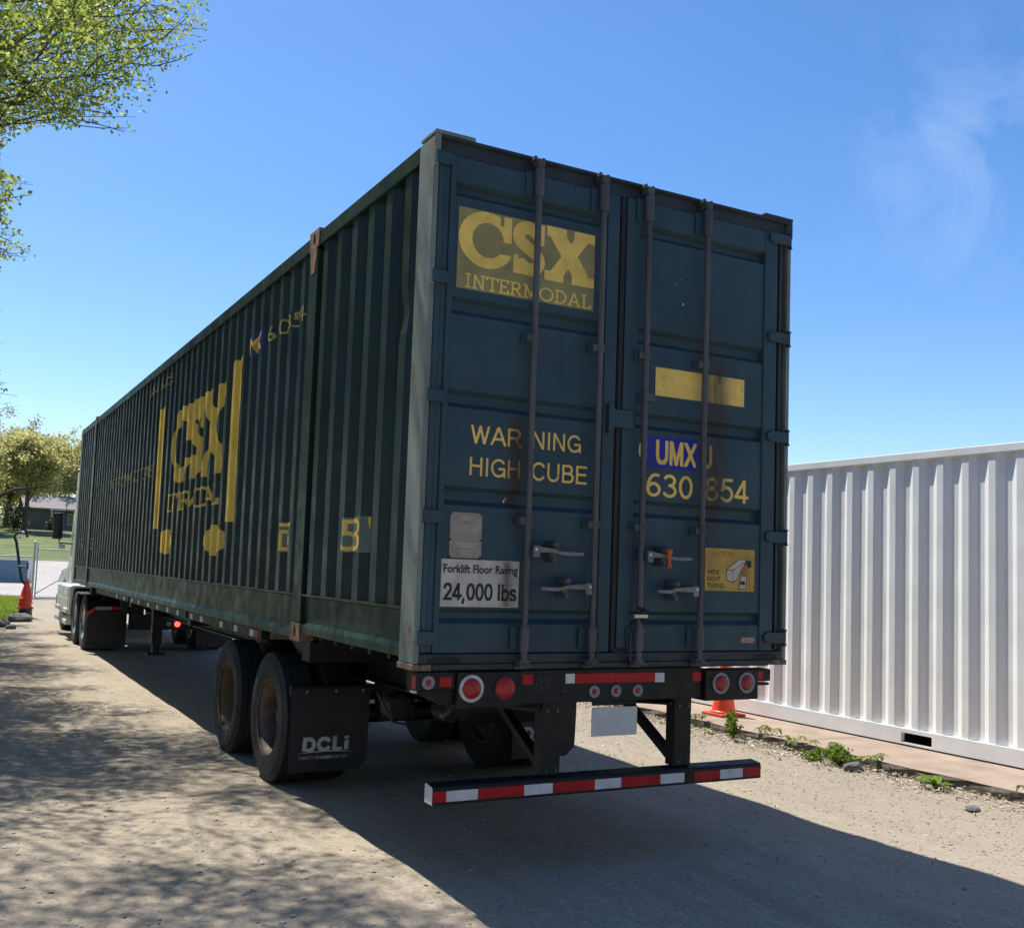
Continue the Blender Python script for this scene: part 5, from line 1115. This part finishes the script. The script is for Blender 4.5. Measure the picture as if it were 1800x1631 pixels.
# ================================================================== HOUSE, SHRUBS, SIGN
hz = float(terrain(112.0)); Hs = empty('grey_house', (9.5, 114, hz)); tag(Hs, 'single-storey grey house with a shingle roof beyond the grass slope', 'house')
mb = MB(); mb.box(-5.3, 9, 0, 8, -0.6, 2.35); mb.build('wall', M['siding'], Hs)
mb = MB(); mb.prism([(-0.7, 2.2), (4.0, 3.7), (8.7, 2.2), (8.7, 2.36), (4.0, 3.9), (-0.7, 2.36)], 'x', -5.9, 9.6); rf = mb.build('roof', M['shingle'], Hs)
mb = MB(); mb.box(2.0, 2.6, 3.6, 4.2, 3.4, 4.5); mb.build('chimney', M['siding'], rf)
for x in (-2.9, -1.5, 2.5, 6.0):
    mb = MB(); mb.box(x, x + 1.0, -0.05, -0.003, 0.7, 1.9); wn = mb.build('window', M['trim'], Hs)
    mb = MB(); mb.box(x + 0.08, x + 0.92, -0.06, -0.051, 0.78, 1.82); mb.build('pane', M['glass'], wn)
mb = MB(); mb.box(-3.3, 0.3, -1.7, -0.72, 2.12, 2.26); pc = mb.build('porch_roof', M['trim'], Hs)
for x in (-3.2, 0.2): mb = MB(); mb.box(x - 0.06, x + 0.06, -1.65, -1.53, -0.5, 2.119); mb.build('porch_post', M['trim'], pc)
mb = MB(); mb.box(0.9, 1.8, -0.05, -0.003, 0.0, 2.05); mb.build('door', M['trim'], Hs)

# ------------------------------------------------------------------ vegetation
def leaf_cloud(name, centres, per, spread, size, m, parent, flat=0.6, sizevar=0.5, keep=None):
    """folded leaf quads scattered round the given points"""
    c = np.repeat(np.asarray(centres, float), per, axis=0); n = len(c)
    c = c + rng.normal(0, 1, (n, 3)) * np.asarray(spread)
    if keep is not None: c = c[keep(c)]; n = len(c)
    s_ = size * (1 - sizevar / 2 + sizevar * rng.random(n))[:, None]
    nrm = rng.normal(0, 1, (n, 3)) * np.array([1, 1, 0.5]); nrm[:, 2] += flat; nrm /= np.linalg.norm(nrm, axis=1)[:, None]
    t = np.cross(nrm, rng.normal(0, 1, (n, 3))); t /= np.linalg.norm(t, axis=1)[:, None] + 1e-9; b_ = np.cross(nrm, t)
    v = np.stack([c - t * s_, c - b_ * s_ * .62 + nrm * s_ * .2, c + t * s_, c + b_ * s_ * .62 + nrm * s_ * .2], 1)
    tri = np.array([(0, 1, 2), (0, 2, 3)]); f = (np.arange(n)[:, None, None] * 4 + tri).reshape(-1, 3)
    return bulk_idx(name, v.reshape(-1, 3), f, m, parent)
def rvec(a=1.0): return Vector((random.gauss(0, a), random.gauss(0, a), random.gauss(0, a)))
def wander(p, q, n, amp, droop=0.0):
    out = []; ph_ = [random.random() * 6 for _ in range(3)]; ln = (q - p).length
    for i in range(n + 1):
        t = i / n; e = p.lerp(q, t); k_ = math.sin(math.pi * min(1, t * 0.9 + 0.05))
        out.append(e + Vector((math.sin(3 * t + ph_[0]), math.sin(4 * t + ph_[1]), math.sin(5 * t + ph_[2]))) * amp * ln * k_ + Vector((0, 0, -droop * ln * t * t)))
    return out
def project(c):
    d = np.asarray(c) - np.array(CAM); z = d @ np.array(fw)
    return 900 + FPX * (d @ np.array(r2)) / z, 856.7 - FPX * (d @ np.array(u2)) / z, z
def in_poly(u, v, poly):
    ins = np.zeros(len(u), bool); n = len(poly)
    for i in range(n):
        (x0, y0), (x1, y1) = poly[i], poly[(i + 1) % n]
        c_ = ((y0 > v) != (y1 > v)) & (u < (x1 - x0) * (v - y0) / (y1 - y0 + 1e-9) + x0); ins ^= c_
    return ins
def tree(name, label, base, height, trunk_r, limb_ends, mleaf, sub=8, sub_len=1.8, twigs=5, twig_len=0.6, per=14, spread=0.16, size=0.045, lean=(0, 0), clip=None, tubes=6, start=(0.35, 0.9), group=None, limb_k=0.26):
    """limb_ends: tips of the limbs in world coordinates; clip(points)->bool keeps the crown inside its outline"""
    bz = float(terrain(base[1])); e = empty(name, (0, 0, 0)); tag(e, label, 'tree', group)
    b0 = Vector((base[0], base[1], bz - 0.3)); top = Vector((base[0] + lean[0], base[1] + lean[1], bz + height))
    tr = wander(b0, top, 9, 0.03); mb = MB(); mb.tube(tr, [trunk_r * (1.25 if i == 0 else 1) * (1 - 0.75 * i / 9) for i in range(10)], 10); mb.build('trunk', M['bark'], e, smooth=True)
    mb = MB(); pts = []
    ok = (lambda q: True) if clip is None else (lambda q: bool(clip(np.array([q]))[0]))
    for tip in limb_ends:
        tip = Vector(tip); f = random.uniform(*start)
        f = min(f, max(0.25, (tip.z - bz) / height * 0.8)); i0 = f * 9; a = tr[int(i0)].lerp(tr[min(9, int(i0) + 1)], i0 - int(i0))
        ln = (tip - a).length
        for tr_ in range(8):
            path = wander(a, tip, 10, 0.06)
            if all(ok(q) for q in path): break
        else: continue
        r0 = trunk_r * limb_k * min(1, ln / 6 + 0.3)
        path2 = []
        for q in path:
            if not ok(q): break
            path2.append(q)
        m2 = len(path2)
        if m2 >= 2: mb.tube(path2, [r0 * (1 - 0.93 * i / (m2 - 1)) for i in range(m2)], tubes)
        for s_ in range(sub):
            t = random.uniform(0.22, 1.0); i1 = t * 10; p = path[min(10, int(i1))].lerp(path[min(10, int(i1) + 1)], i1 - int(i1))
            d = ((tip - a).normalized() * 0.7 + rvec(0.55) + Vector((0, 0, -0.05))).normalized(); q = p + d * sub_len * random.uniform(0.5, 1.15)
            if not ok(p) or not ok(q) or t * 10 > m2 - 1: continue
            br = wander(p, q, 5, 0.07, 0.05)
            if not all(ok(w_) for w_ in br): continue
            mb.tube(br, [r0 * 0.26 * (1 - 0.8 * i / 5) + 0.003 for i in range(6)], 5)
            for k_ in range(twigs):
                t = random.uniform(0.25, 1.0); p2 = br[min(5, int(t * 5))]; q2 = p2 + (d * 0.5 + rvec(0.6)).normalized() * twig_len * random.uniform(0.5, 1.2)
                if not ok(q2): continue
                mb.tube([p2, q2], [0.003 + r0 * 0.05, 0.002], 4); pts += [p2.lerp(q2, 0.35), p2.lerp(q2, 0.7), q2]
    mb.build('branches', M['bark'], e)
    if pts: tag(leaf_cloud('crown', [tuple(p) for p in pts], per, spread, size, mleaf, e, keep=clip), kind='stuff')
    return e
# outline of the overhanging crown: where the sky shows there are no leaves
OPEN_A = [[(-900, -2500), (380, -2500), (372, 10), (362, 75), (318, 118), (262, 128), (296, 160), (244, 205), (236, 238), (196, 243), (150, 215), (128, 232), (60, 222), (45, 242), (0, 262), (0, 262), (-900, 300)],
          [(-900, 290), (0, 300), (58, 318), (64, 342), (18, 372), (24, 395), (58, 425), (62, 452), (30, 462), (0, 455), (-900, 520)]]
def clip_a(c):
    u, v, z = project(c); ins = np.zeros(len(u), bool)
    for pl in OPEN_A: ins |= in_poly(u, v, pl)
    return ins | (z < 0.5) | (u < 0) | (v < -70)
def ray_pt(u, v, d):
    w_ = fw + r2 * ((u - 900) / FPX) - u2 * ((v - 856.7) / FPX); return Vector(CAM) + w_.normalized() * d
tips = [ray_pt(*q) for q in ((352, 60, 14), (330, 85, 14.6), (282, 160, 13.6), (225, 215, 13.4), (190, 60, 14.5), (120, 185, 13.8), (70, 100, 14.6), (60, 210, 15), (260, 30, 15), (160, 130, 14.2), (52, 330, 16), (56, 440, 16.5), (20, 400, 16.2), (45, 322, 16), (25, 345, 15.8), (40, 446, 16.4), (10, 320, 16), (10, 440, 16.4), (140, 225, 13.6), (285, 110, 14), (310, 40, 14.4))]
for i in range(11): tips.append(Vector((random.uniform(-5.4, -2.2), random.uniform(1.0, 8.5), random.uniform(6.8, 9.2))))
for i in range(16): tips.append(Vector((random.uniform(-5.4, -2.8), random.uniform(8, 17), random.uniform(6.5, 8.5))))
for i in range(16): tips.append(Vector((random.uniform(-5.0, -2.7), random.uniform(11, 17), random.uniform(6.3, 8.3))))
for i in range(52):
    a = random.uniform(0, 6.28); r_ = 7.6 * math.sqrt(random.uniform(0.1, 1)); tips.append(Vector((-8.0 + r_ * math.cos(a), 10.5 + 1.12 * r_ * math.sin(a), random.uniform(6.0, 11.0) - 0.15 * r_)))
tree('overhanging_tree', 'spring-green tree whose branches hang into the sky above the lane', (-9.4, 10.5), 12, 0.34, tips, M['leaf_near'], sub=13, sub_len=2.0, twigs=6, twig_len=0.55, per=12, spread=0.13, size=0.031, clip=clip_a, limb_k=0.09)
OPEN_B = [[(-900, -2500), (-2, -2500), (-2, 545), (10, 570), (12, 610), (4, 640), (16, 655), (30, 680), (42, 712), (20, 724), (0, 724), (-900, 760)]]
def clip_b(c):
    u, v, z = project(c); ins = np.zeros(len(u), bool)
    for pl in OPEN_B: ins |= in_poly(u, v, pl)
    return ins | (z < 0.5) | (u < 0)
tips = [ray_pt(*q) for q in ((36, 708, 30), (20, 680, 30), (8, 600, 30), (14, 712, 29))]
for i in range(40):
    a = random.uniform(0, 6.28); r_ = 7.5 * math.sqrt(random.uniform(0.1, 1)); tips.append(Vector((-9.2 + r_ * math.cos(a), 23.0 + r_ * math.sin(a), random.uniform(6.0, 11.5) - 0.12 * r_)))
for i in range(30): tips.append(Vector((random.uniform(-5.4, -2.5), random.uniform(15, 24), random.uniform(6.5, 8.8))))
tree('lane_tree', 'tree at the edge of the picture with grey-green sprigs above the oaks', (-10.5, 24), 13, 0.34, tips, M['leaf_grey'], sub=10, sub_len=1.8, twigs=5, twig_len=0.5, per=14, spread=0.13, size=0.042, clip=clip_b, limb_k=0.12)
def round_tree(name, label, base, height, rad, m, squash=0.8, n=26, zc=0.62, size=0.16, per=7, trunk=0.28, clip=None, group='trees on the grass slope', spread=0.32):
    bz = float(terrain(base[1])); ends = []
    for i in range(n):
        a = random.uniform(0, 6.28); el = random.uniform(-0.35, 1.0); r_ = rad * random.uniform(0.55, 1.0)
        ends.append((base[0] + r_ * math.cos(a) * math.cos(el * 1.3), base[1] + r_ * math.sin(a) * math.cos(el * 1.3), bz + height * zc + r_ * squash * math.sin(el * 1.3)))
    return tree(name, label, base, height * 0.85, trunk, ends, m, sub=8, sub_len=rad * 0.42, twigs=4, twig_len=rad * 0.16, per=per, spread=spread, size=size, clip=clip, tubes=5, group=group)
round_tree('oak_tree', 'broad yellow-green oak behind the grey house', (4.6, 124), 11.5, 5.2, M['leaf_far'])
round_tree('oak_tree', 'taller tan budding oak rising behind the yellow-green oak', (-0.5, 136), 16.2, 6.5, M['leaf_tan'], per=4, size=0.15)
round_tree('oak_tree', 'yellow-green oak with a dark low limb near the shrub', (-3.2, 104), 10.5, 5.4, M['leaf_far'], zc=0.58)
round_tree('oak_tree', 'yellow-green oak half hidden by the front of the container', (11.5, 128), 11.8, 5.0, M['leaf_far'])
round_tree('oak_tree', 'yellow-green oak whose boughs hang over the house roof', (3.4, 108), 9.8, 3.6, M['leaf_far'], zc=0.72, squash=0.5)
round_tree('oak_tree', 'low yellow-green oak filling the gap left of the dark shrub', (-1.5, 118), 8.5, 4.6, M['leaf_far'], zc=0.5)
round_tree('oak_tree', 'yellow-green oak between the shrub and the house gable', (3.0, 132), 10.0, 5.5, M['leaf_far'], zc=0.5)
pts_ = [(random.uniform(-40, 60), random.uniform(150, 165), float(terrain(150.0)) + 7.5 * random.random()) for i in range(520)]
tag(leaf_cloud('far_woods', pts_, 11, 1.0, 0.4, M['leaf_far'], None), 'far band of spring trees behind the house', kind='stuff')
# unseen woods added beside and behind the viewer to hold back sky light
pts_ = []
for i in range(900):
    t = random.random()
    if t < 0.55: x, y = random.uniform(-24, -13.5), random.uniform(-24, 48)
    elif t < 0.9: x, y = random.uniform(-20, 16), random.uniform(-27, -17)
    else: x, y = random.uniform(12, 18), random.uniform(-27, -12)
    pts_.append((x, y, 11.5 * random.random() ** 0.8 + 0.4))
tag(leaf_cloud('added_woods', pts_, 16, 0.9, 0.36, M['leaf_bush'], None), 'added unseen wood of dense green trees that blocks sky light', kind='stuff')
# dark low limb
mb = MB(); bz = float(terrain(104.0)); mb.tube([(-2.9, 104, bz + 2.8), (0.6, 103.5, bz + 3.2), (2.2, 103.2, bz + 4.1), (3.9, 103, bz + 4.4), (5.6, 102.8, bz + 4.9)], [0.24, 0.19, 0.15, 0.10, 0.04], 8)
lo_ = [o for o in bpy.data.objects if o.get('label', '') == 'yellow-green oak with a dark low limb near the shrub'][0]; mb.build('limb', M['bark'], lo_, smooth=True)
def shrub(name, label, base, rx, h, m, n=60, per=26, size=0.09):
    bz = float(terrain(base[1])); e = empty(name, (base[0], base[1], bz)); tag(e, label, 'shrub', 'shrubs by the house')
    c = [(rx * 0.8 * random.gauss(0, .45), rx * 0.8 * random.gauss(0, .45), h * random.uniform(0.1, 0.95)) for _ in range(n)]
    mb = MB()
    for q in c[:14]: mb.tube([(0, 0, -0.1), (q[0] * .5, q[1] * .5, q[2] * .6), q], [0.04, 0.025, 0.01], 5)
    mb.build('stems', M['bark'], e); tag(leaf_cloud('foliage', c, per, 0.22, size, m, e), kind='stuff'); return e
shrub('shrub', 'large dark round shrub to the side of the grey house', (2.6, 109), 1.5, 2.6, M['leaf_bush'], 90)
shrub('shrub', 'low dark shrub under the house window', (6.4, 112), 0.7, 1.0, M['leaf_bush'], 40)
mb = MB(); bz = float(terrain(108.0)); mb.box(-0.45, 0.45, 0, 0.06, 0.75, 1.0); mb.box(-0.35, -0.28, 0.061, 0.12, -0.1, 0.95); mb.box(0.28, 0.35, 0.061, 0.12, -0.1, 0.95); o = mb.build('white_yard_sign', M['trim'], None, loc=(0.95, 108, bz)); tag(o, 'small white board on two legs left of the dark shrub', 'sign')

# stones at the verge and by the slab
def stone(loc, s_, label, sq=(1, 0.8, 0.5)):
    bm = bmesh.new(); bmesh.ops.create_icosphere(bm, subdivisions=2, radius=1)
    for v in bm.verts:
        k_ = 1 + 0.22 * math.sin(3.1 * v.co.x + loc[0] * 7) * math.cos(2.7 * v.co.y + loc[1]) + random.uniform(-0.09, 0.09)
        v.co = Vector((v.co.x * sq[0], v.co.y * sq[1], v.co.z * sq[2])) * s_ * k_
    me = bpy.data.meshes.new('stone'); bm.to_mesh(me); bm.free(); me.materials.append(M['stone'])
    o = bpy.data.objects.new('stone', me); o.location = loc; o.rotation_euler = (0, 0, random.random() * 6); link(o); return tag(o, label, 'stone')
stone((-1.80, 22.9, 0.07), 0.36, 'flat grey stone on the verge in front of the black post base', (1.1, 0.8, 0.35))
stone((-2.25, 20.9, 0.06), 0.22, 'small rough stone at the edge of the grass verge', (1.2, 0.9, 0.5)); stone((-2.05, 20.2, 0.04), 0.14, 'smallest of the stones at the near end of the verge')
stone((3.78, 1.74, 0.03), 0.085, 'grey stone beside the ferny weed at the slab', (1.3, 0.8, 0.6)); stone((3.42, 0.24, 0.015), 0.05, 'dark little stone lying in the gravel by the frame edge', (1.3, 0.9, 0.5))

# weeds along the slab
def leaf_mesh(name, ln, wd, m, curl=0.3, n=5):
    mb = MB(); V_ = []
    for i in range(n + 1):
        t = i / n; w_ = wd * math.sin(math.pi * min(0.97, 0.06 + 0.94 * t)) ** 0.8; z = -curl * ln * t * t
        V_ += [(-w_, ln * t, z + w_ * .35), (0, ln * t, z), (w_, ln * t, z + w_ * .35)]
    mb.add(V_, [(i * 3 + j, i * 3 + j + 1, i * 3 + j + 4, i * 3 + j + 3) for i in range(n) for j in range(2)])
    o = mb.build(name, m, None, smooth=True); me = o.data; bpy.data.objects.remove(o); return me
LV = leaf_mesh('leaf', 0.075, 0.020, M['vine'], 0.45); LD = leaf_mesh('leaf', 0.17, 0.028, M['weed'], 0.35)
def put_leaf(me, parent, loc, az, pitch, s_=1.0):
    o = bpy.data.objects.new('leaf', me); o.location = loc; o.rotation_euler = (pitch, random.uniform(-.3, .3), az); o.scale = (s_, s_, s_); link(o, parent); return o
def creeper(loc, label, stems=4, h=0.16):
    e = empty('creeper', loc); tag(e, label, 'plant', 'creepers along the slab'); mb = MB()
    for k_ in range(stems):
        a = random.uniform(0, 6.28); r_ = random.uniform(0.03, 0.12); tip = Vector((r_ * math.cos(a), r_ * math.sin(a) * 1.6, h * random.uniform(0.6, 1.1)))
        mb.tube([(0, 0, -0.01), tuple(tip * 0.5 + Vector((0, 0, 0.02))), tuple(tip)], 0.0025, 5)
        for j in range(5): put_leaf(LV, e, tuple(tip), a + j * 1.256 + random.uniform(-.2, .2), random.uniform(-0.5, 0.1), random.uniform(0.7, 1.1))
    mb.build('stem', M['weed'], e); return e
for x, y, lb_ in ((3.97, 4.25, 'creeper at the far end of the slab next to the cone'), (4.02, 3.15, 'creeper with drooping leaves nearest the tall feathery weed'), (4.0, 2.72, 'low creeper midway between the feathery weed and the ferny weed'), (3.99, 2.35, 'creeper just behind the ferny weed'), (4.0, 1.62, 'creeper beside the grey stone'), (3.9, 0.05, 'creeper cut by the edge of the picture')): creeper((x, y, 0.0), lb_, 4 if y > 1 else 3)
def feathery(loc, label, h, n, sp):
    e = empty('weed', loc); tag(e, label, 'weed'); mb = MB(); c = []
    for k_ in range(n):
        a = random.uniform(0, 6.28); r_ = sp * random.uniform(0.1, 1); tip = Vector((r_ * math.cos(a), r_ * math.sin(a), h * random.uniform(0.55, 1.05) * (1 - 0.35 * r_ / sp)))
        mb.tube([(0, 0, -0.01), tuple(tip * 0.5 + Vector((0, 0, 0.1 * h))), tuple(tip)], 0.0025, 4); c += [tuple(tip * t + Vector((0, 0, 0.1 * h * (1 - abs(2 * t - 1))))) for t in np.linspace(0.25, 1, 7)]
    mb.build('stem', M['weed'], e); tag(leaf_cloud('foliage', c, 5, 0.013, 0.017, M['weed'], e, flat=0.3), kind='stuff'); return e
feathery((3.86, 3.45, 0.0), 'tall feathery weed in front of the orange cone', 0.30, 16, 0.13)
feathery((3.86, 1.98, 0.0), 'low ferny weed mound beside the grey stone', 0.19, 30, 0.20)
feathery((3.80, 2.22, 0.0), 'flat ferny weed patch behind the mound', 0.09, 16, 0.16)
def rosette(loc, label, n, s_):
    e = empty('dock_weed', loc); tag(e, label, 'weed')
    for k_ in range(n): put_leaf(LD, e, (random.uniform(-.01, .01), random.uniform(-.01, .01), 0.0), k_ * 2.4, random.uniform(0.25, 1.15), s_ * random.uniform(0.7, 1.1))
    return e
rosette((3.90, 0.96, 0.0), 'broad-leaved weed growing alone at the slab edge', 12, 1.1)
rosette((3.86, -0.02, 0.0), 'small leafy weed at the edge of the picture', 8, 0.7)
rosette((3.93, 3.92, 0.0), 'small leafy weed between the cone and the feathery weed', 7, 0.55)
